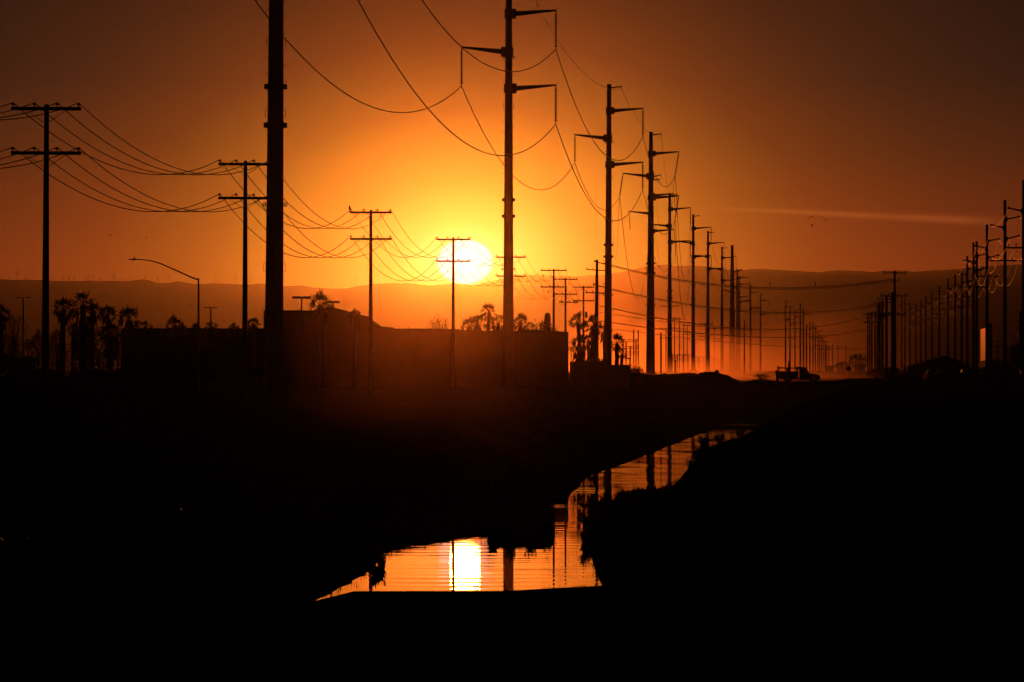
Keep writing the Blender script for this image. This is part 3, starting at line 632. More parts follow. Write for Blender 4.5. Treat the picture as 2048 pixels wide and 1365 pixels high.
# walls and hedges on the far left
for i, (a, b, top, Yq) in enumerate(((-60, 72, 714, 352), (140, 232, 741, 352))):
    m = MB(); X0 = (a - 1024) * Yq / F; X1 = (b - 1024) * Yq / F; m.box(((X0 + X1) / 2, Yq, (zg(Yq) - .4 + E + (HZ - top) * Yq / F) / 2), (X1 - X0, .25, E + (HZ - top) * Yq / F - zg(Yq) + .4))
    tag(m.build('boundary_wall', 'stucco'), ['boundary wall behind the bare tree at the left edge', 'low boundary wall behind the big palm clump'][i], 'wall')
# ------------------------------------------------------------------ foliage helpers
def leaf(mb, p, d, L, w, up=Vector((0, 0, 1))):
    d = d.normalized(); s = d.cross(up + Vector((R.uniform(-.6, .6), R.uniform(-.6, .6), 0)));
    if s.length < .05: s = Vector((1, 0, 0))
    s = s.normalized() * w; m = p + d * L * .45
    mb.add([p, m + s, p + d * L, m - s], [(0, 1, 2, 3)])
def palm(px, py, rad, Yq, label, base=None, skirt=.5, lean=0, nf=34, gaps=0, name='fan_palm', cat='palm'):
    X = (px - 1024) * Yq / F; zc = E + (HZ - py) * Yq / F; r = rad * Yq / F * 1.4; zb = zg(Yq) - .3
    t = thing(name, (X - lean, Yq, zb), label, cat, 'fan palms'); H = zc - zb
    tr = max(.13, min(.3, r * .17)); ns = 9
    m = MB(); m.tube([(lean * (k / ns) ** 1.6 + .05 * nz(px, k * .5), 0, H * k / ns) for k in range(ns + 1)], [tr * (1.25 - .35 * k / ns) * (1 + .08 * (k % 2)) for k in range(ns + 1)], 9); m.build('trunk', 'bark', t)
    c = Vector((lean, 0, H)); fr = MB()
    for i in range(nf):
        u = (i + .5) / nf; ph = i * 2.39996 + R.uniform(-.3, .3); el_ = math.radians(86 - 118 * u + R.uniform(-12, 12))
        d = Vector((math.cos(ph) * math.cos(el_), math.sin(ph) * math.cos(el_), math.sin(el_))); L1 = r * R.uniform(.34, .55)
        drop = Vector((0, 0, -.10 * r * (1 - abs(d.z)))); q = c + d * L1 + drop * .5
        fr.tube([c, c + d * L1 * .5, q], [.03, .02, .015], 4)
        s = d.cross(Vector((0, 0, 1)));
        if s.length < .1: s = Vector((1, 0, 0))
        s.normalize(); s = Matrix.Rotation(R.uniform(-1.5, 1.5), 3, d) @ s; n_ = d.cross(s)
        nl = 7; kf = R.uniform(.72, 1.18); Lf = r * .58 * kf
        for k in range(nl):
            a = math.radians(-66 + 132 * k / (nl - 1) + R.uniform(-5, 5)); dd = (d * math.cos(a) + s * math.sin(a)).normalized(); lw = Lf * .07; Lk = Lf * (1 - .3 * abs(a) / 1.4) * R.uniform(.8, 1.1)
            w_ = dd.cross(n_).normalized() * lw; mid = q + dd * Lk * .55; tip = q + dd * Lk + Vector((0, 0, -.10 * Lk * (1 - max(0, dd.z)))) 
            fr.add([q, mid + w_, tip, mid - w_], [(0, 1, 2, 3)])
    fr.build('crown', 'leaf', t)
    if skirt > 0:
        sk = MB()
        for i in range(int(40 * skirt)):
            ph = R.uniform(0, 6.28); z = H - R.uniform(.0, 1) * skirt * r * .8 ; tw = tr + .30 * r * max(0, min(1, skirt - .8)) * R.random(); o = Vector((lean * (z / H) + math.cos(ph) * tw, math.sin(ph) * tw, z))
            d = Vector((math.cos(ph) * .55, math.sin(ph) * .55, -1)); leaf(sk, o, d, r * R.uniform(.4, .75), r * .09)
        sk.build('dead_frond_skirt', 'bark', t)
    return t
PALMS = [(2, 632, 20, 345, 'fan palm cut by the left edge of the photo', .9, 0), (128, 621, 23, 330, 'tall fan palm, leftmost of the big clump', .6, .2), (166, 612, 25, 318, 'tallest and fullest fan palm of the left clump', 3.4, 0), (186, 628, 19, 334, 'fan palm with a slim trunk, right shoulder of the tallest one', .7, .1),
         (215, 631, 17, 338, 'small headed fan palm leaning beside the clump, over the low roof corner', .5, -.2), (222, 668, 20, 330, 'low shaggy fan palm at the left end of the low building', 1.8, 0), (258, 640, 22, 342, 'broad fan palm over the left end of the low roof', .6, 0), (146, 664, 14, 336, 'low fan palm between the two tallest of the clump', .3, 0),
         (291, 656, 14, 340, 'fan palm barely topping the low roof, right of the broad one', .5, 0), (349, 655, 19, 338, 'fan palm with wide fronds over the middle of the low roof', .5, 0), (391, 662, 12, 338, 'small palm tuft over the low roof, beside the street lamp', .4, 0), (421, 656, 12, 341, 'small palm under the thin twin lamp', .4, 0), (468, 658, 11, 341, 'small palm tuft left of the second wooden pole', .4, 0), (507, 650, 14, 337, 'fan palm between the second wooden pole and the thick pylon', .4, 0),
         (641, 613, 24, 325, 'fan palm with lit fronds rising over the square block', .9, 0), (710, 634, 13, 322, 'fan palm poking above the slanting roof', 1.2, 0),
         (978, 627, 17, 352, 'highest fan palm of the group right of the sun', .4, .2), (955, 650, 17, 356, 'fan palm, second from the left in the group right of the sun', .5, 0), (937, 655, 16, 358, 'lowest fan palm at the left of the group right of the sun', .5, 0), (997, 650, 19, 354, 'fan palm half hidden by the second steel pylon', .6, 0),
         (1041, 648, 18, 354, 'fan palm on the right side of the second steel pylon', .6, 0), (1092, 657, 13, 358, 'fan palm at the foot of the round topped trunk', .7, 0),
         (1155, 645, 17, 430, 'curved fan palm left of the transformer pole', .35, -.5), (1187, 652, 18, 436, 'tall fan palm behind the corner pole', .9, .2), (1209, 664, 14, 446, 'fan palm at the left side of the third pylon', 1.0, 0), (1234, 688, 17, 433, 'fan palm on the right side of the third pylon', .5, 0), (1243.5, 710, 11, 428, 'small low palm above the shed', .2, .1), (1159, 690, 19, 428, 'low shaggy fan palm below the curved one', 1.3, 0), (1177, 683, 12, 432, 'small fan palm around the foot of the transformer pole', .9, 0)]
for px, py, rad, Yq, lab, sk, ln in PALMS: palm(px, py, rad, Yq, lab, skirt=sk, lean=ln, nf=14 if lab.startswith('small low') else 19)
m = MB(); Xq = (1095 - 1024) * 365 / F; zt = E + (HZ - 626) * 365 / F
m.lathe((Xq, 365, 0), [(.17, zg(365)), (.19, zt - 1.9), (.27, zt - 1.5), (.28, zt - .35), (.22, zt - .08), (.12, zt)], 12)
tag(m.build('palm_stump', 'bark'), 'crownless palm trunk with a rounded top above the long building', 'palm trunk')
def tree(px, py, wpx, hpx, Yq, label, kind='bush', base=None, group=None, dens=1.0, name='bush'):
    X = (px - 1024) * Yq / F; zc = E + (HZ - py) * Yq / F; a = wpx * Yq / F / 2; b = hpx * Yq / F / 2
    zb = min(zc - b * .9, zg(Yq) - .3) if base is None else base
    t = thing(name, (X, Yq, zb), label, 'tree' if name != 'bush' else 'bush', group); H = zc - zb
    br = MB(); br.tube([(0, 0, 0), (.05 * a, 0, H * .5), (0, 0, H * .9)], [a * .07 + .03, a * .05 + .02, a * .03 + .01], 6)
    lf = MB(); nb = 26 if kind == 'bare' else 14
    for i in range(nb):
        ph = R.uniform(0, 6.28); e = R.uniform(.1, 1.35); d = Vector((math.cos(ph) * math.cos(e) * a, math.sin(ph) * math.cos(e) * a, math.sin(e) * b * 1.1)); s0 = Vector((0, 0, H * R.uniform(.45, .85)))
        p1 = s0.lerp(Vector((0, 0, H)) + d, .5) + Vector((R.uniform(-.1, .1) * a, R.uniform(-.1, .1) * a, 0)); p2 = Vector((0, 0, H)) + d * R.uniform(.75, 1.0)
        th = .016 if kind == 'bare' else .02
        br.tube([s0, p1, p2], [th * 1.6, th, th * .5], 4)
        if kind == 'bare':
            for k in range(6):
                q = p1.lerp(p2, R.random()); br.tube([q, q + Vector((R.uniform(-1, 1) * a * .35, R.uniform(-1, 1) * a * .35, R.uniform(.05, .5) * b))], [.011, .006], 3)
    br.build('trunk', 'bark', t)
    if kind != 'bare':
        n = int(1500 * dens)
        for i in range(n):
            v = Vector((R.gauss(0, 1), R.gauss(0, 1), R.gauss(0, 1))).normalized() * R.uniform(.35, 1) ** .5
            q = 1 + .35 * nz(v.x * 2 + px, v.y * 2, v.z * 2 + px) + .2 * nz(v.x * 5, v.z * 5 + px)
            if nz(v.x * 3 + px * .1, v.y * 3, v.z * 3) > .32: continue
            p = Vector((v.x * a * q, v.y * a * q, H + v.z * b * q))
            if name == 'bush': uz = (v.z + 1) / 2; p = Vector((v.x * a * q * 1.15, v.y * a * q, (H + b) * (1 - (1 - uz) ** 1.2) * (1 if uz > .5 else 1) * q ** .5))
            leaf(lf, p, Vector((R.uniform(-1, 1), R.uniform(-1, 1), R.uniform(-.5, 1))), a * R.uniform(.12, .24), a * R.uniform(.04, .08))
        lf.build('crown', 'leaf2', t)
    return t
tree(28, 665, 70, 70, 348, 'bare twiggy tree at the left edge beside the thin twin lamp', 'bare', name='bare_tree')
tree(878, 652, 52, 44, 352, 'bare branched tree behind the long roof just left of the sun', 'bare', name='bare_tree')
for i, a in enumerate([(14, 700, 56, 60, 340, 'dark bush at the left edge under the palm', 'bush'), (75, 688, 48, 44, 338, 'dark bush with fronds left of the nearest wooden pole', 'bush'), (114, 690, 40, 60, 335, 'dark bush right of the nearest wooden pole', 'bush'), (160, 700, 44, 70, 326, 'dense dark shrub filling the foot of the tallest palm', 'bush'),
                       (235, 700, 40, 70, 332, 'dark shrub in front of the left end of the low building', 'bush'), (276, 664, 26, 22, 341, 'small bush topping the low roof left of the palm pair', 'bush'), (318, 666, 22, 20, 340, 'small bush peeping over the low roof right of its low palm', 'bush'), (372, 668, 26, 22, 339, 'small bush peeping over the low roof left of the street lamp', 'bush'), (446, 668, 30, 22, 339, 'small bush over the low roof beside the second wooden pole', 'bush'), (196, 690, 60, 70, 345, 'wide dark tree mass behind the palm clump', 'bush'), (1072, 662, 60, 26, 356, 'bush between the two palms over the end of the long roof', 'bush'), (1108, 662, 24, 20, 350, 'small bush at the right end of the long roof', 'bush'), (1271, 743, 30, 18, 412, 'round bush with stray twigs right of the shed', 'bush'),
                       (1185, 730, 60, 20, 415, 'low bush along the yard wall', 'bush'), (2034, 712, 36, 52, 400, 'dark tree at the right edge behind the bracket pole', 'tree'), (1716, 726, 34, 34, 2240, 'pale hazy clump of brush far beyond the round sign', 'bush'), (1684, 732, 26, 16, 2240, 'pale hazy low brush left of the far hazy clump', 'bush'), (1842, 742, 60, 26, 620, 'dark tree mass behind the right hand poles', 'tree'), (1770, 748, 60, 20, 600, 'low dark bush between the lower right hand poles', 'bush'), (1925, 742, 50, 22, 560, 'dark bush behind the parked cars on the right', 'bush'), (1998, 738, 50, 34, 470, 'dark bush right of the lit wall', 'bush')]):
    tree(*a, name='bush' if a[6] == 'bush' else 'leafy_tree', dens=1.0 if a[5].startswith('pale') else 1.8)
# ------------------------------------------------------------------ lamps
def street_lamp():
    Yq = 262; px = 397; X = (px - 1024) * Yq / F; zb = zg(Yq) - .3; H = E + (HZ - 557) * Yq / F - zb
    t = thing('street_lamp', (X, Yq, zb), 'street lamp with a long curved arm reaching left', 'street lamp')
    MB().tube([(0, 0, 0), (0, 0, H)], [.085, .055], 10).build('pole', 'galv', t)
    s = Yq / F; pts = [(0, 0), (-14, 5), (-45, 19), (-77, 33), (-95, 38), (-112, 40.5), (-124, 41), (-131, 41)]
    MB().tube([(a * s, 0, H - .1 + b * s) for a, b in pts], [.05, .05, .045, .04, .035, .03, .03, .028], 8).build('arm', 'galv', t)
    c = Vector((-129 * s, 0, H - .1 + 41 * s)); h = MB(); h.lathe(c, [(.02, -.07), (.14, -.05), (.16, 0), (.08, .05), (.02, .06)], 10); h.box(c + Vector((-.12, 0, 0)), (.42, .2, .07)); h.tube([c + Vector((.05, 0, .05)), c + Vector((.05, 0, .16))], .035, 6); h.build('lamp_head', 'galv', t)
street_lamp()
def lot_lamp(px, top, Yq, w, hh, label, style):
    X = (px - 1024) * Yq / F; zb = zg(Yq) - .3; H = E + (HZ - top) * Yq / F - zb; s = Yq / F
    t = thing('parking_lamp', (X, Yq, zb), label, 'parking lamp', 'parking lot lamps'); MB().tube([(0, 0, 0), (0, 0, H)], [.08, .055], 8).build('pole', 'galv', t)
    for q in (-1, 1):
        m = MB()
        if style == 'slim': m.tube([(q * .04, 0, H - .02), (q * .3 * w * s, 0, H + .01)], .03, 6); m.lathe((q * .34 * w * s, 0, H + .01), [(.02, -.05), (.2, -.03), (.22, .01), (.05, .05)], 10)
        else: m.box((q * .26 * w * s, 0, H), (.46 * w * s, .3, hh * s))
        m.build('lamp_head', 'galv', t)
lot_lamp(46.5, 596, 330, 28, 4, 'slim twin headed parking lamp at the far left', 'slim'); lot_lamp(421.5, 615, 338, 26, 4, 'slim twin headed parking lamp above the low roof right of the street lamp', 'slim')
lot_lamp(603, 595.5, 300, 38, 5, 'box headed parking lamp beside the thick pylon', 'box'); lot_lamp(666, 604.5, 316, 27, 4.5, 'box headed parking lamp behind the palm over the square block', 'box')
# ------------------------------------------------------------------ wind turbines on the ridge
def turbine(px, hub, base, rot, label, proto=[None]):
    Yq = 15500; s = Yq / F; X = (px - 1024) * s; zb = E + (HZ - base - 2) * s; H = (base + 2 - hub) * s
    t = thing('wind_turbine', (X, Yq - 60, zb), label, 'wind turbine', 'wind turbines along the ridge')
    MB().tube([(0, 0, 0), (0, 0, H)], [.9, .6], 6).build('tower', 'white', t)
    MB().box((0, -1, H), (1.6, 4, 1.8)).build('nacelle', 'white', t)
    for k in range(3):
        a = rot + k * 2.0944; L_ = max(8, H * .55); d = Vector((math.cos(a), 0, math.sin(a))); m = MB(); m.tube([Vector((0, -3.2, H)), Vector((0, -3.2, H)) + d * L_ * .4, Vector((0, -3.2, H)) + d * L_], [.6, .7, .25], 5); m.build('blade', 'white', t)
TW = [(21.7, 556, 560, 'tiny low turbine near the left edge'), (37.6, 546, 560, 'tall turbine near the left edge'), (55.4, 555, 560, 'tiny turbine right of the first tall one'), (107, 557, 562, 'tiny turbine right of the nearest wooden pole'), (131, 556, 562, 'tiny turbine, left of a close pair'), (141, 555, 562, 'turbine, right of a close pair'), (152.6, 557, 562, 'small turbine left of the tall one over the tallest palm'), (175, 555, 562, 'small turbine hugging the tall one over the tallest palm'),
      (181, 551, 562, 'tall turbine over the tallest palm'), (189, 555, 562, 'small turbine just right of the tall one over the palm'), (205, 557, 562, 'small turbine between two tall ones'), (229.4, 550, 562, 'tall turbine, left of two almost touching'), (233.5, 555, 562, 'short turbine, right of two almost touching'), (250, 559, 564, 'tiny turbine left of the lamp head'), (262, 557, 563, 'small turbine below the street lamp head'), (291.8, 553, 559, 'turbine on the small knoll'), (318, 558, 567, 'faint turbine in the dip right of the knoll'),
      (340.5, 553, 566, 'slim turbine under the street lamp arm'), (434, 552, 569, 'slim turbine between lamp and wooden pole'), (472, 554, 569, 'faint turbine left of the second wooden pole'), (503, 554, 570, 'faint turbine between second wooden pole and thick pylon'), (665.5, 564, 578, 'turbine in the gap right of the box lamp'), (712, 560, 573, 'turbine left of the third wooden pole'), (811, 561, 567, 'tiny turbine on the rounded hill left of the sun')]
for i, (px, hub, base, lab) in enumerate(TW): turbine(px, hub, base, R.uniform(0, 2), lab)
# ------------------------------------------------------------------ utility truck
YT = 466.0
def truck():
    s = YT / F; X0 = (1552 - 1024) * s; gz = E + (HZ - 765) * s
    t = thing('work_truck', (X0, YT, gz), 'work truck with a ladder rack driving right across the wash', 'truck')
    P = lambda px, py: ((px - 1552) * s, (765.2 - py) * s)
    def pr(name, pts, y0, y1, mat, par=t): return MB().prism([P(*q) for q in pts], y0, y1).build(name, mat, par)
    bed = pr('service_body', [(1556, 743), (1595.2, 744.2), (1595.2, 759.0), (1583, 759.8), (1581.5, 755.5), (1575.5, 753.2), (1569.5, 755.5), (1568, 759.5), (1560, 758.8), (1556.5, 757)], -.95, .95, 'paint')
    b = MB()
    for a, c_ in ((1558, 1567), (1584, 1593.5)): b.prism([P(a, 746), P(c_, 746), P(c_, 758), P(a, 758)], -.965, -.951)
    b.build('locker_door', 'paint', bed)
    pr('cab', [(1597.9, 757), (1598, 747), (1612, 747.3), (1622, 748), (1631, 749.5), (1636, 751), (1638, 753.5), (1638.6, 759.5), (1633, 760.5), (1632, 756), (1626.5, 753.4), (1620.8, 756), (1620, 760.5), (1598, 760.3)], -.93, .93, 'paint')
    m = MB()
    for y0, y1 in ((-.86, -.78), (.78, .86)):
        for q in ([(1598.2, 747.1), (1598.8, 738), (1603.2, 738), (1603.8, 747.1)], [(1610.2, 739), (1612.3, 739.2), (1619.3, 747.9), (1616.6, 747.7)], [(1598.8, 738.4), (1600, 736.9), (1609.5, 736.9), (1612.6, 739.6), (1611.5, 741.2), (1602, 741.0)]): m.prism([P(*k) for k in q], y0, y1)
    m.prism([P(*k) for k in ((1598.9, 738), (1600, 736.8), (1609.5, 736.8), (1612, 738.9), (1611, 739.2), (1599.5, 738.4))], -.775, .775); m.prism([P(*k) for k in ((1597.9, 747), (1598.8, 738.1), (1599.8, 738.1), (1598.9, 747))], -.775, -.3); m.prism([P(*k) for k in ((1597.9, 747), (1598.8, 738.1), (1599.8, 738.1), (1598.9, 747))], .3, .775)
    m.build('cab_roof', 'paint', t)
    pr('window', [(1603.6, 747), (1603.2, 740.8), (1610.9, 741), (1615.2, 747)], -.83, -.815, 'tint'); pr('window', [(1603.6, 747), (1603.2, 740.8), (1610.9, 741), (1615.2, 747)], .815, .83, 'tint')
    MB().prism([P(1612.4, 739.5), P(1619.2, 747.8), P(1618.8, 747.9), P(1612.0, 739.6)], -.77, .77).build('windscreen', 'tint', t)
    MB().tube([(P(1606, 744)[0], -.2, P(1606, 749)[1]), (P(1605, 744)[0], -.35, P(0, 745)[1])], [.16, .18], 8).build('seat', 'rub', t)
    for q in (1575.5, 1626.5):
        for y in (-.78, .78):
            w = MB(); c = P(q, 758.2); w.tube([(c[0], y - .13, c[1]), (c[0], y + .13, c[1])], [.39, .39], 20); wo = w.build('wheel', 'rub', t)
            MB().tube([(c[0], y - .14, c[1]), (c[0], y + .14, c[1])], .2, 12).build('rim', 'galv', wo)
    r = MB()
    for y in (-.9, .9):
        for a, b0, b1 in ((1556.6, 745, 733.5), (1575.2, 744, 736.6), (1594.6, 745, 734.6)): r.bar((P(a, b0)[0], y, P(a, b0)[1]), (P(a, b1)[0], y, P(a, b1)[1]), .11)
        for a, b in (((1556.6, 736.4), (1594.6, 737.2)), ((1592, 736.2), (1596, 734.4)), ((1596, 734.4), (1613.5, 737.3)), ((1594.6, 737.4), (1613.6, 737.8)), ((1573, 739.3), (1576, 737.5))): r.bar((P(*a)[0], y, P(*a)[1]), (P(*b)[0], y, P(*b)[1]), .11)
    for a, b in ((1556.6, 736.4), (1575.2, 736.8), (1594.6, 737), (1613, 737.5)): r.bar((P(a, b)[0], -.9, P(a, b)[1]), (P(a, b)[0], .9, P(a, b)[1]), .09)
    r.build('ladder_rack', 'galv', t)
    m = MB(); m.bar((P(1552.3, 757)[0], 0, P(0, 757.2)[1]), (P(1557, 757)[0], 0, P(0, 756.6)[1]), .3, 1.7); m.box((P(1554.6, 0)[0], 0, P(0, 750.5)[1]), (.14, .9, .16)); m.bar((P(1552.2, 747.2)[0], .2, P(0, 747)[1]), (P(1556, 750)[0], .2, P(0, 752)[1]), .12); m.build('rear_bumper', 'paint', t)
    MB().box((P(1638.6, 0)[0], 0, P(0, 758.6)[1]), (.14, 1.8, .2)).build('front_bumper', 'galv', t)
    for y in (-.7, .7): MB().box((P(1637.8, 0)[0], y, P(0, 753.5)[1]), (.1, .22, .16)).build('headlight', 'glass', t)
    for y in (-.97, .97): MB().box((P(1613.5, 0)[0], y, P(0, 745.8)[1]), (.12, .16, .2)).build('side_mirror', 'paint', t)
tm = bpy.data.materials.new('tinted window'); tm.use_nodes = True; q = tm.node_tree; q.nodes.clear(); a = q.nodes.new('ShaderNodeBsdfTransparent'); a.inputs[0].default_value = (.35, .32, .26, 1); b = q.nodes.new('ShaderNodeBsdfGlossy'); b.inputs['Roughness'].default_value = .05; mx = q.nodes.new('ShaderNodeMixShader'); mx.inputs[0].default_value = .12; o_ = q.nodes.new('ShaderNodeOutputMaterial'); q.links.new(a.outputs[0], mx.inputs[1]); q.links.new(b.outputs[0], mx.inputs[2]); q.links.new(mx.outputs[0], o_.inputs[0]); MT['tint'] = tm
truck()
# road the truck is on
rd = MB(); n = 60
for i in range(n + 1):
    X = -60 + 140 * i / n
    rd.v += [(X, 461.2, zg(466) - .02), (X, 471.5, zg(466) - .02), (X, 461.2, zg(466) - .5), (X, 471.5, zg(466) - .5)]
for i in range(n):
    a = 4 * i; rd.f += [(a, a + 4, a + 5, a + 1), (a, a + 2, a + 6, a + 4), (a + 1, a + 5, a + 7, a + 3)]
tag(rd.build('road', 'asph'), kind='structure')
# ------------------------------------------------------------------ berms, heap and the things on them
def mound(name, px0, px1, prof, Yq, dep, label, cat, mat='dirt', kind=None):
    s = Yq / F; nx = 40; ny = 10; vs = []; fs = []
    for j in range(ny + 1):
        v = j / ny * 2 - 1; k = max(0, 1 - v * v) ** .5
        for i in range(nx + 1):
            px = px0 + (px1 - px0) * i / nx; X = (px - 1024) * s; base_ = zg(Yq + v * dep) - .25; top = E + (HZ - lerp(prof, px)) * s
            jz = .10 * nz(px * .12, v * 2, Yq) + .05 * nz(px * .5, v * 5)
            vs.append((X, Yq + v * dep, base_ + max(0, (top - base_ + jz)) * k))
    for j in range(ny):
        for i in range(nx): a = j * (nx + 1) + i; fs.append((a, a + 1, a + nx + 2, a + nx + 1))
    o = MB().add(vs, fs).build(name, mat, smooth=True); return tag(o, label, cat, kind=kind)
mound('dirt_heap', 1391, 1476, [(1391, 757), (1393, 750), (1400, 746), (1410, 744), (1425, 744), (1436, 745), (1442, 748), (1456, 751), (1463, 755), (1476, 761)], 476, 4, 'long dirt heap with a boulder on top left of the truck', 'dirt heap')
m = MB(); c = W(1433.5, 744.5, 476); m.lathe(c, [(.12, -.38), (.25, -.2), (.27, 0), (.2, .17), (.08, .24)], 9); tag(m.build('boulder', 'dirt', smooth=True), 'round boulder crowning the dirt heap', 'boulder')
mound('earth_berm', 1668, 2120, [(1668, 764), (1680, 760), (1690, 758), (1705, 757.5), (1720, 757), (1760, 758), (1900, 759), (2120, 759)], 455, 6, 'dark earth berm along the right bank carrying the round sign', 'berm')
mound('earth_berm', 1255, 1420, [(1255, 743), (1268, 745), (1290, 748), (1310, 750), (1330, 748), (1352, 748), (1362, 746.5), (1376, 746), (1400, 748), (1420, 756)], 492, 6, 'dark earth berm at the feet of the fourth and fifth pylons', 'berm')
mound('earth_berm', 1496, 1556, [(1496, 764), (1510, 759.5), (1525, 758), (1540, 761), (1556, 765)], 474, 3, 'low earth berm with weeds behind the truck', 'berm')
tree(1524, 757, 46, 20, 470, 'straggly dry weed clump behind the rear of the truck', 'bare', name='weed_clump', base=zg(470) - .2)
def sign():
    Yq = 452; X = (1697.5 - 1024) * Yq / F; zb = zg(Yq) - .2; zc = E + (HZ - 737.6) * Yq / F
    t = thing('road_sign', (X, Yq, zb), 'small round road sign on a thin post, seen from behind', 'road sign'); MB().tube([(0, 0, 0), (0, 0, zc - zb + .2)], .03, 8).build('post', 'galv', t)
    MB().tube([(0, -.05, zc - zb), (0, -.03, zc - zb)], .28, 8, rot=math.pi / 8).build('sign_plate', 'paint', t)
sign()
# ------------------------------------------------------------------ right hand lot: cars, lit wall, house
def car(X, Y_, rz, label, grp, mat='paint', proto={}):
    if mat in proto: return copyt(proto[mat], (X, Y_, zg(Y_) - .02), label, grp, rz)
    t = thing('parked_car', (X, Y_, zg(Y_) - .02), label, 'car', grp, rz); proto[mat] = t
    out = [(-2.2, .35), (-2.25, .75), (-2.1, .95), (-1.2, 1.0), (.8, .98), (1.7, .88), (2.15, .72), (2.2, .35), (1.75, .3), (1.6, .55), (1.3, .66), (1.0, .55), (.9, .28), (-.9, .28), (-1.0, .55), (-1.3, .66), (-1.6, .55), (-1.75, .3)]
    MB().prism(out, -.86, .86).build('body', mat, t)
    m = MB(); lo = [(-1.75, .99), (.95, .98)]; up = [(-1.25, 1.42), (.15, 1.44)]
    vs = [(lo[0][0], -.8, lo[0][1]), (lo[1][0], -.8, lo[1][1]), (up[1][0], -.6, up[1][1]), (up[0][0], -.6, up[0][1])]; vs += [(x, -y, z) for x, y, z in vs]
    m.add(vs, [(0, 1, 2, 3), (7, 6, 5, 4), (3, 2, 6, 7), (1, 5, 6, 2), (0, 3, 7, 4)]); m.build('windows', 'glass', t)
    MB().box((-.55, 0, 1.46), (1.5, 1.22, .05)).build('roof', mat, t)
    for x in (-1.3, 1.3):
        for y in (-.8, .8): MB().tube([(x, y - .1, .32), (x, y + .1, .32)], .32, 14).build('wheel', 'rub', t)
    for y in (-.6, .6): MB().box((2.19, y, .66), (.08, .34, .14)).build('headlight', 'white', t); MB().box((-2.24, y, .78), (.06, .34, .14)).build('tail_light', 'red', t)
    return t
for i, (px, Yq, rz, lab, mat) in enumerate([(1866, 440, 1.6, 'white parked car by the dark house, leftmost of the right hand lot', 'paintw'), (1882, 452, 1.5, 'dark parked car right of the leftmost white one', 'paint'), (1905, 430, .1, 'dark parked car seen side on in the right hand lot', 'paint'), (1935, 425, 1.55, 'dark parked car nearest the fifth tall pole', 'paint'), (1958, 418, .2, 'white parked car just left of the lit wall', 'paintw'),
        (1992, 415, .1, 'white parked car just right of the lit wall', 'paintw'), (2027, 412, 1.4, 'white parked car at the right edge', 'paintw')]):
    car((px - 1024) * Yq / F, Yq, rz, lab, 'cars parked on the right')
for i, (px, Yq, rz, lab, mat) in enumerate([(50, 322, .2, 'dark parked car under the bare tree at the left edge', 'paint'), (100, 320, .1, 'white parked car right of the nearest wooden pole', 'paintw'), (205, 322, .1, 'dark parked car below the palm clump', 'paint'), (270, 318, 0, 'white parked car before the low building, leftmost there', 'paintw'), (405, 320, .1, 'dark parked car at the foot of the street lamp', 'paint'), (455, 322, .1, 'white parked car left of the second wooden pole', 'paintw'), (520, 325, 1.5, 'dark parked car left of the thick pylon', 'paint')]):
    car((px - 1024) * Yq / F, Yq, rz, lab, 'cars parked on the left')
def litwall():
    Yq = 440; s = Yq / F; X = (1971.6 - 1024) * s; zb = zg(Yq) - .3; zt = E + (HZ - 656) * s; zm = E + (HZ - 722) * s; zl = E + (HZ - 734) * s
    t = thing('lit_slab', (X, Yq, 0), 'tall narrow slab catching the sun on its left face, right of the third tall pole', 'slab')
    MB().prism([(0, zl), (.42, zl), (.40, zm), (.0, zm)], 0, 6.0).build('base_panel', 'white', t)
    m = MB(); 
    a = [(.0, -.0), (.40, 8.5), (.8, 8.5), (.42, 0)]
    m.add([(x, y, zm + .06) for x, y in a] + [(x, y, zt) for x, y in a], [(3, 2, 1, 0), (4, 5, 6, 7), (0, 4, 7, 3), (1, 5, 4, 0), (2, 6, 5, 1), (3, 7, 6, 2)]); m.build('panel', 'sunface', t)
    m = MB(); m.box((.2, 3, (zb + zl) / 2), (.3, 4, zl - zb - .01)); m.build('plinth', 'conc', t)
    t2 = thing('pole_cluster', ((1982.5 - 1024) * s, Yq + 2, zb), 'cluster of dark upright tubes standing tight against the lit slab', 'pole cluster')
    for k in range(6): MB().tube([((k - 2.5) * .105, (k % 2) * .2, 0), ((k - 2.5) * .105, (k % 2) * .2, E + (HZ - 646 - (k * 37 % 5) * .9) * s - zb)], .075, 8).build('tube', 'steel', t2)
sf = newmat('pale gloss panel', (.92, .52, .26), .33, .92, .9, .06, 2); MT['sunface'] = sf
litwall()
def house():
    Yq = 560; s = Yq / F; t = thing('gable_house', (0, 0, 0), 'dark gable roofed house behind the tall right hand poles', 'house'); P = lambda px, py: ((px - 1024) * s, E + (HZ - py) * s)
    MB().prism([P(1835, 752), P(1835, 731), P(1925, 731), P(1925, 752)], Yq, Yq + 9).build('wall', 'stucco', t)
    MB().prism([P(1828, 731), P(1888, 712), P(1893, 712), P(1934, 729), P(1934, 731)], Yq - .5, Yq + 9.5).build('roof', 'roof', t)
house()
def shed2(px0, px1, top, Yq, lab):
    s = Yq / F; t = thing('far_shed', (0, 0, 0), lab, 'building'); P = lambda px, py: ((px - 1024) * s, E + (HZ - py) * s)
    zb = zg(Yq) - .5; m = MB(); x0 = P(px0, 0)[0]; x1 = P(px1, 0)[0]; zt = P(0, top)[1]
    m.prism([(x0, zb), (x0, zt), (x1, zt), (x1, zb)], Yq, Yq + 12); m.build('wall', 'stucco', t); MB().box(((x0 + x1) / 2, Yq + 6, zt + .12), (x1 - x0 + .8, 12.8, .2)).build('roof', 'roof', t)
shed2(1716, 1730, 731, 1300, 'pale hazy sign board shaped shed beyond the round sign'); shed2(1655, 1668, 733, 1500, 'pale hazy shed beyond the front of the truck')
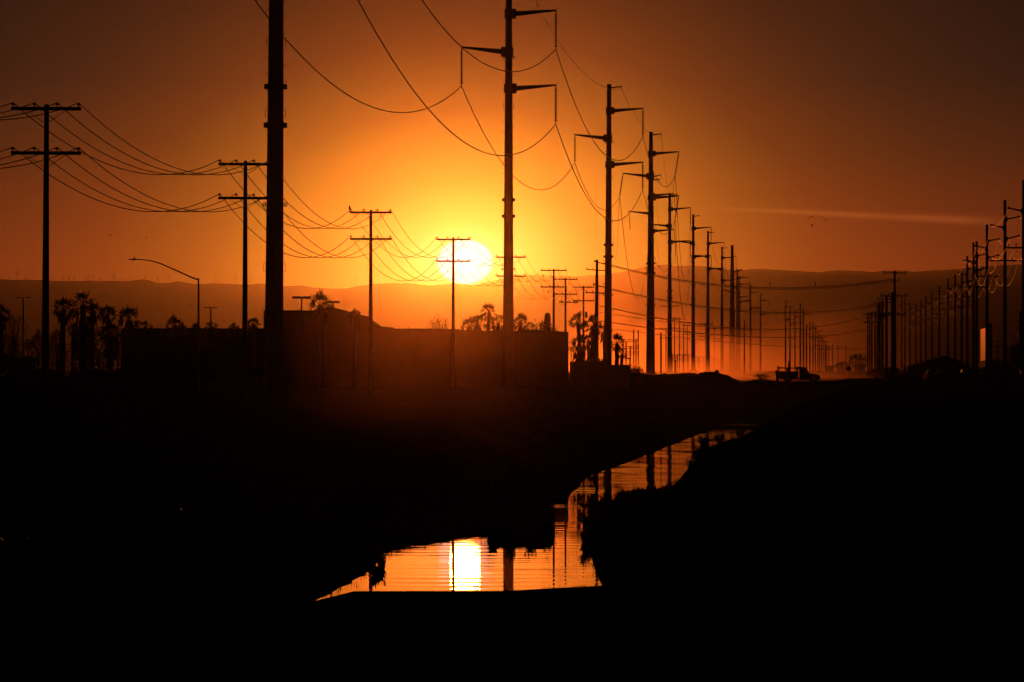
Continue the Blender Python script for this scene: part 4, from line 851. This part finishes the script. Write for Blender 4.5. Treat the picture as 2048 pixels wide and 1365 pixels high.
# ------------------------------------------------------------------ birds
def bird(p, s, lab, grp, rz=0):
    m = MB(); m.lathe(p, [(.01, -.09 * s), (.05 * s, -.02 * s), (.055 * s, .03 * s), (.03 * s, .08 * s), (.035 * s, .11 * s), (.01, .14 * s)], 7)
    m.add([Vector(p) + Vector(q) * s for q in ((0, 0, -.05), (-.03, .0, -.2), (.03, .02, -.2))], [(0, 1, 2)]); m.add([Vector(p) + Vector(q) * s for q in ((0, -.02, .10), (.08, -.02, .10), (0, -.02, .125))], [(0, 1, 2)])
    tag(m.build('bird', 'paint'), lab, 'bird', grp)
def flyer(p, s, lab, grp, a):
    m = MB(); p = Vector(p); c, d = math.cos(a), math.sin(a)
    m.tube([p + Vector((-.12 * c, 0, -.12 * d)) * s, p, p + Vector((.14 * c, 0, .14 * d)) * s], [.01 * s, .045 * s, .01 * s], 6)
    for q in (-1, 1): m.add([p + Vector((.04, 0, .02)) * s, p + Vector((-.06, 0, .01)) * s, p + Vector((-.05 - .1 * q * d, q * .3, .16)) * s, p + Vector((q * .26, q * .1, .12)) * s], [(0, 1, 2, 3)])
    tag(m.build('bird', 'paint'), lab, 'bird', grp)
bird(W(699, 417, 239), 1.2, 'bird perched on the left end of the third wooden pole crossarm', None)
bird(W(1540, 569.5, 428), 1.3, 'bird perched on the highest crossing wire, the left one', 'perched birds'); bird(W(1631, 568, 423), 1.3, 'bird perched on the highest crossing wire, the right one', 'perched birds')
bird(W(1096.5, 584.5, 384), 1.1, 'bird perched on a sagging wire right of the sun', None)
for i, (px, py, s_, lab) in enumerate(((1623, 434, .8, 'topmost'), (1630, 433, .6, 'second highest'), (1643, 436, .7, 'middle right'), (1649, 440, .7, 'rightmost but one'), (1655, 439, .6, 'rightmost'), (1617, 438, .6, 'leftmost'), (1624, 452, 1.0, 'lowest and largest'), (1636, 430, .5, 'tiny highest'))):
    flyer(W(px, py, 700), s_ * 1.3, '%s bird of the small flock under the vapour trail' % lab, 'small flock under the vapour trail', i * 1.3)
for i, (px, py, Yq) in enumerate(((221, 472, 150), (293, 477, 170), (382, 611, 200))): flyer(W(px, py, Yq), .22, ['lone bird below the wires left of the street lamp head', 'lone bird above the street lamp head', 'lone bird beside the street lamp pole'][i], 'lone birds over the left lot', i)
# ------------------------------------------------------------------ bank plants
def shrub(X, Y_, z, h, w, nst, label, ll=.06, lean=(0, 0), grp='leafy shrubs on the banks'):
    t = thing('willow_shrub', (X, Y_, z), label, 'shrub', grp); st = MB(); lf = MB()
    for i in range(nst):
        a = R.uniform(0, 6.28); d = Vector((math.cos(a) * w * R.uniform(.2, 1) + lean[0] * R.uniform(.4, 1), math.sin(a) * w * R.uniform(.2, 1) + lean[1], h * R.uniform(.55, 1.05)))
        o = Vector((d.x * .15, d.y * .15, -.05)); m_ = o.lerp(d, .55) + Vector((0, 0, .10 * h)); st.tube([o, m_, d], [.006, .004, .002], 3)
        for k in range(int(9 + 6 * R.random())):
            f = .25 + .75 * k / 13; p = (o.lerp(m_, f / .55) if f < .55 else m_.lerp(d, (f - .55) / .45)); b = R.uniform(0, 6.28)
            leaf(lf, p, Vector((math.cos(b) * .9, math.sin(b) * .5, R.uniform(.3, 1.1))) + (d - o).normalized() * .8, ll * R.uniform(.7, 1.3), ll * .11)
    st.build('stem', 'bark', t); lf.build('foliage', 'leaf2', t); return t
def ylev(py): return E * F / (py - HZ)
BS = [(1172, 1085, .10, .03, 'small willow shoot standing in the shallows left of the big bank shrub'), (1182, 1078, .32, .12, 'willow shrub leaning over the water where the wash narrows'), (1194, 1055, .26, .12, 'willow shrub above the leaning one on the right bank'), (1212, 1035, .25, .14, 'willow shrub at the shoulder of the right bank'), (1245, 1026, .24, .15, 'low leafy shrub on the near right bank, right of the shoulder'), (1275, 1022, .22, .15, 'low leafy shrub halfway along the right bank shelf'),
      (1305, 1016, .21, .15, 'low leafy shrub before the reflection of the stout pylon'), (1338, 1010, .28, .14, 'broad leaved shrub at the tip of the right bank shelf'), (1360, 1004, .30, .14, 'broad leaved shrub beside the tall ragged one'), (1384, 985, .55, .15, 'tall ragged shrub at the narrow of the wash'), (1398, 965, .55, .2, 'tall ragged shrub behind the one at the narrow'), (1410, 935, .5, .25, 'ragged shrub upstream of the narrow'), (1440, 915, .4, .3, 'low shrub on the right bank upstream, before the far pool'), (1480, 900, .45, .35, 'low shrub furthest upstream on the right bank')]
for px, py, h, w, lab in BS:
    Yq = ylev(py); X = max((px - 1024) * Yq / F, XR(Yq) - .15); off = X - XR(Yq); z = bank_z(max(off, 0), X, Yq, 1)
    shrub(X, Yq, z, h, w, 18, lab, ll=.06 + .0006 * Yq, lean=(-.10 if 'lean' in lab else -.03, 0))
LS = [(764, 1135, .16, .08, 'small shrub at the tip of the left bank near the foreground'), (752, 1150, .14, .1, 'small shrub below the one at the left bank tip'), (1104, 1052, .30, .10, 'upright leafy shrub on the left bank opposite the leaning willow'), (1100, 1035, .28, .1, 'leafy shrub behind the upright one on the left bank'),
      (205, 1165, .40, .25, 'dim shrub low in the left foreground, left part of the big clump'), (265, 1110, .75, .35, 'tallest dim shrub of the big clump in the left foreground'), (330, 1100, .62, .35, 'dim shrub right of the tallest one in the left foreground'), (395, 1140, .52, .32, 'dim shrub at the right end of the left foreground clump'), (985, 1078, .13, .06, 'small shrub at the left corner of the muddy spit'), (1022, 1076, .20, .1, 'shrub in the middle of the muddy spit'), (1062, 1073, .22, .1, 'tallest shrub of the muddy spit'), (1094, 1068, .18, .07, 'shrub at the right corner of the muddy spit'), (620, 1020, .3, .4, 'dim low shrub on the left bank above the near water'), (50, 1215, .2, .25, 'dim tuft at the far left of the foreground')]
for px, py, h, w, lab in LS:
    Yq = ylev(py) if px > 700 else 42 + (1215 - py) * .08; X = (px - 1024) * Yq / F
    spit = 'spit' in lab
    if px > 700 and not spit: X = min(X, XL(Yq) + .05)
    off = max(0, XL(Yq) - X); z = .08 if spit else bank_z(off, X, Yq, -1); shrub(X, Yq, z, h, w, 50 if px < 700 else 16, lab, ll=.07)
for a in [(1232, 1036, 100, 66, 69, 'big rounded bush on the near right bank where the wash narrows', 0), (1318, 1006, 130, 42, 75, 'long low bush on the right bank shelf in front of the pylon reflections', 0), (1414, 938, 48, 84, 92, 'tall rounded bush on the right bank at the second bend', .1), (262, 1140, 190, 110, 44, 'broad dim bush in the left foreground', .2), (385, 1165, 120, 80, 43, 'lower dim bush right of the broad one in the left foreground', .15)]:
    tree(a[0], a[1], a[2], a[3], a[4], a[5], 'bush', base=a[6], name='bush', dens=1.6)
# grass and weeds on both banks
gr = MB()
def tuft(X, Y_, z, h):
    for k in range(5):
        a = R.uniform(0, 6.28); d = Vector((math.cos(a) * .4, math.sin(a) * .4, 1)) * h * R.uniform(.5, 1); w_ = h * .05; p = Vector((X + R.uniform(-.05, .05), Y_, z - .02)); gr.add([p + Vector((-w_, 0, 0)), p + Vector((w_, 0, 0)), p + d], [(0, 1, 2)])
for i in range(5200):
    Yq = math.exp(R.uniform(math.log(37), math.log(380))); sd = 1 if R.random() < .55 else -1; off = abs(R.gauss(0, 1)) * 1.2 * (1 + Yq / 120) + .02
    if sd > 0: X = XR(Yq) + off - .03
    else: X = XL(Yq) - off + .03
    tuft(X, Yq, bank_z(off, X, Yq, sd), R.uniform(.04, .12) * (1 + Yq / 600))
for i in range(3200):
    Yq = R.uniform(32.6, 34.3); X = R.uniform(-2.6, 2.2); k_ = smooth((Yq - 33.5) / 2.5); z = top_z(X, Yq) * (1 - k_) - .6 * k_
    if nz(X * 2.2, 7) > -.12: tuft(X, Yq, z, R.uniform(.018, .045) * (1 + 1.2 * max(0, nz(X * 1.1, 3))))
for i in range(1800):
    Yq = R.uniform(300, 500); X = R.uniform(-40, 50)
    if XL(Yq) - 4 < X < XR(Yq) + 4: continue
    tuft(X, Yq, top_z(X, Yq), R.uniform(.06, .16))
tag(gr.build('bank_grass', 'leaf2'), 'thin grass and weeds growing along both banks', 'grass', kind='stuff')
# ------------------------------------------------------------------ dust raised behind the truck, and an added veil for lens flare
def dust(name, px0, px1, y0, y1, H, dens, label, g=.945, exph=4.0, seed=0.0, fall=.18, colr=(.96, .62, .45), ns=(1.5, .05, 1.3), vf=.12):
    m = MB(); xa, xb = (px0 - 1024) / F, (px1 - 1024) / F; vs = []
    for Yq in (y0, y1):
        for zz in (-.6, H * 3.2): vs += [(xa * Yq, Yq, zg(Yq) + zz), (xb * Yq, Yq, zg(Yq) + zz)]
    m.add(vs, [(0, 1, 3, 2), (5, 4, 6, 7), (0, 4, 5, 1), (2, 3, 7, 6), (0, 2, 6, 4), (1, 5, 7, 3)])
    mt = bpy.data.materials.new(name + ' volume'); mt.use_nodes = True; t = mt.node_tree; t.nodes.clear()
    pv = t.nodes.new('ShaderNodeVolumePrincipled'); ou = t.nodes.new('ShaderNodeOutputMaterial'); t.links.new(pv.outputs[0], ou.inputs['Volume']); pv.inputs['Color'].default_value = (*colr, 1); pv.inputs['Anisotropy'].default_value = g
    ge = t.nodes.new('ShaderNodeNewGeometry'); sp = t.nodes.new('ShaderNodeSeparateXYZ'); t.links.new(ge.outputs['Position'], sp.inputs[0])
    def mm(op, a, b=None, clamp=False):
        n = t.nodes.new('ShaderNodeMath'); n.operation = op; n.use_clamp = clamp
        for i, v in enumerate((a, b)):
            if v is None: continue
            if isinstance(v, (int, float)): n.inputs[i].default_value = v
            else: t.links.new(v, n.inputs[i])
        return n.outputs[0]
    X, Yv, Z = sp.outputs[0], sp.outputs[1], sp.outputs[2]
    h = mm('SUBTRACT', Z, mm('ADD', mm('MULTIPLY', Yv, .00995), E - 1.5))
    no = t.nodes.new('ShaderNodeTexNoise'); no.inputs['Scale'].default_value = .045; no.inputs['Detail'].default_value = 3
    mp = t.nodes.new('ShaderNodeMapping'); mp.inputs['Scale'].default_value = ns; mp.inputs['Location'].default_value = (seed, seed, 0); t.links.new(ge.outputs['Position'], mp.inputs[0]); t.links.new(mp.outputs[0], no.inputs['Vector'])
    hh = mm('MULTIPLY', no.outputs[0], H * 2)
    fz = mm('EXPONENT', mm('MULTIPLY', mm('DIVIDE', mm('MAXIMUM', h, 0.0), hh), -1.0)); fz = mm('MULTIPLY', fz, mm('DIVIDE', mm('SUBTRACT', H * 3.1, h), H, True))
    u = mm('DIVIDE', X, Yv); u = mm('DIVIDE', mm('SUBTRACT', u, xa), xb - xa)
    fx = mm('MULTIPLY', mm('DIVIDE', u, fall, True), mm('DIVIDE', mm('SUBTRACT', 1.0, u), fall * 3, True))
    v = mm('DIVIDE', mm('SUBTRACT', Yv, y0), y1 - y0); fy = mm('MULTIPLY', mm('DIVIDE', v, vf, True), mm('DIVIDE', mm('SUBTRACT', 1.0, v), .2, True))
    de = mm('MULTIPLY', mm('MULTIPLY', mm('MULTIPLY', fx, fy), fz), mm('MULTIPLY', mm('POWER', no.outputs[0], 2.4), dens * 5)); t.links.new(de, pv.inputs['Density'])
    MT[name] = mt; tag(m.build(name, name), label, 'dust', kind='stuff')
dust('dust_cloud', 1370, 1540, 860, 1330, 3.6, .013, 'cloud of sunlit dust hanging around the feet of the close pylons', seed=3, fall=.3)
dust('low_dust', 1180, 1780, 480, 826, 1.1, .008, 'low veil of sunlit dust trailing behind the truck', seed=8)
dust('far_dust', 1090, 1870, 2290, 3000, 14.0, .0030, 'wide bank of glowing dust lying on the plain far behind the pole rows', seed=21, fall=.2, g=.95, ns=(.30, .012, .25), vf=.2)
dust('dust_plume', 1120, 1420, 1500, 2270, 17.0, .0016, 'tall faint plume of dust drifting behind the palms', seed=5, exph=5)
dust('flare_veil', 560, 1260, 70, 335, 9.0, .00013, 'thin reddish veil added over the near bank to imitate lens flare below the sun', g=.972, seed=11, fall=.35, colr=(1, .62, .42))  # added volume that imitates lens flare below the sun, not real dust
# muddy spit reaching into the near water
m = MB(); nx, ny = 26, 10; Ya, Yb = 56.6, 70.0
for j in range(ny + 1):
    for i in range(nx + 1):
        f = j / ny; Yq = Ya + (Yb - Ya) * f; px = 974 + (1112 - 974) * i / nx; u = i / nx
        e = min(1, min(u, 1 - u) * 22) * min(1, f * 9); m.v.append(((px - 1024) * 58 / F * (1 + .0 * f), Yq + (.35 * nz(i * .23, 3) + 3.0 * max(0, u - .72) + .25 * nz(i * .9, 5)) * (1 - f), -.04 + .19 * e + .25 * max(0, f - .4) + .03 * nz(i * .7, j * .7)))
for j in range(ny):
    for i in range(nx): a = j * (nx + 1) + i; m.f.append((a, a + 1, a + nx + 2, a + nx + 1))
tag(m.build('mud_spit', 'dirt', smooth=True), kind='structure')
# evening haze over the valley
hm = bpy.data.materials.new('haze'); hm.use_nodes = True; t = hm.node_tree; t.nodes.clear()
pv = t.nodes.new('ShaderNodeVolumePrincipled'); ou = t.nodes.new('ShaderNodeOutputMaterial'); t.links.new(pv.outputs[0], ou.inputs['Volume'])
pv.inputs['Color'].default_value = (.8, .74, .68, 1); pv.inputs['Density'].default_value = .35 / 18000; pv.inputs['Anisotropy'].default_value = .972
MT['haze'] = hm
hz = MB().box((0, 9980, 317), (9400, 20040, 640)).build('haze', 'haze'); tag(hz, 'thin orange evening haze filling the valley', 'haze', kind='stuff')
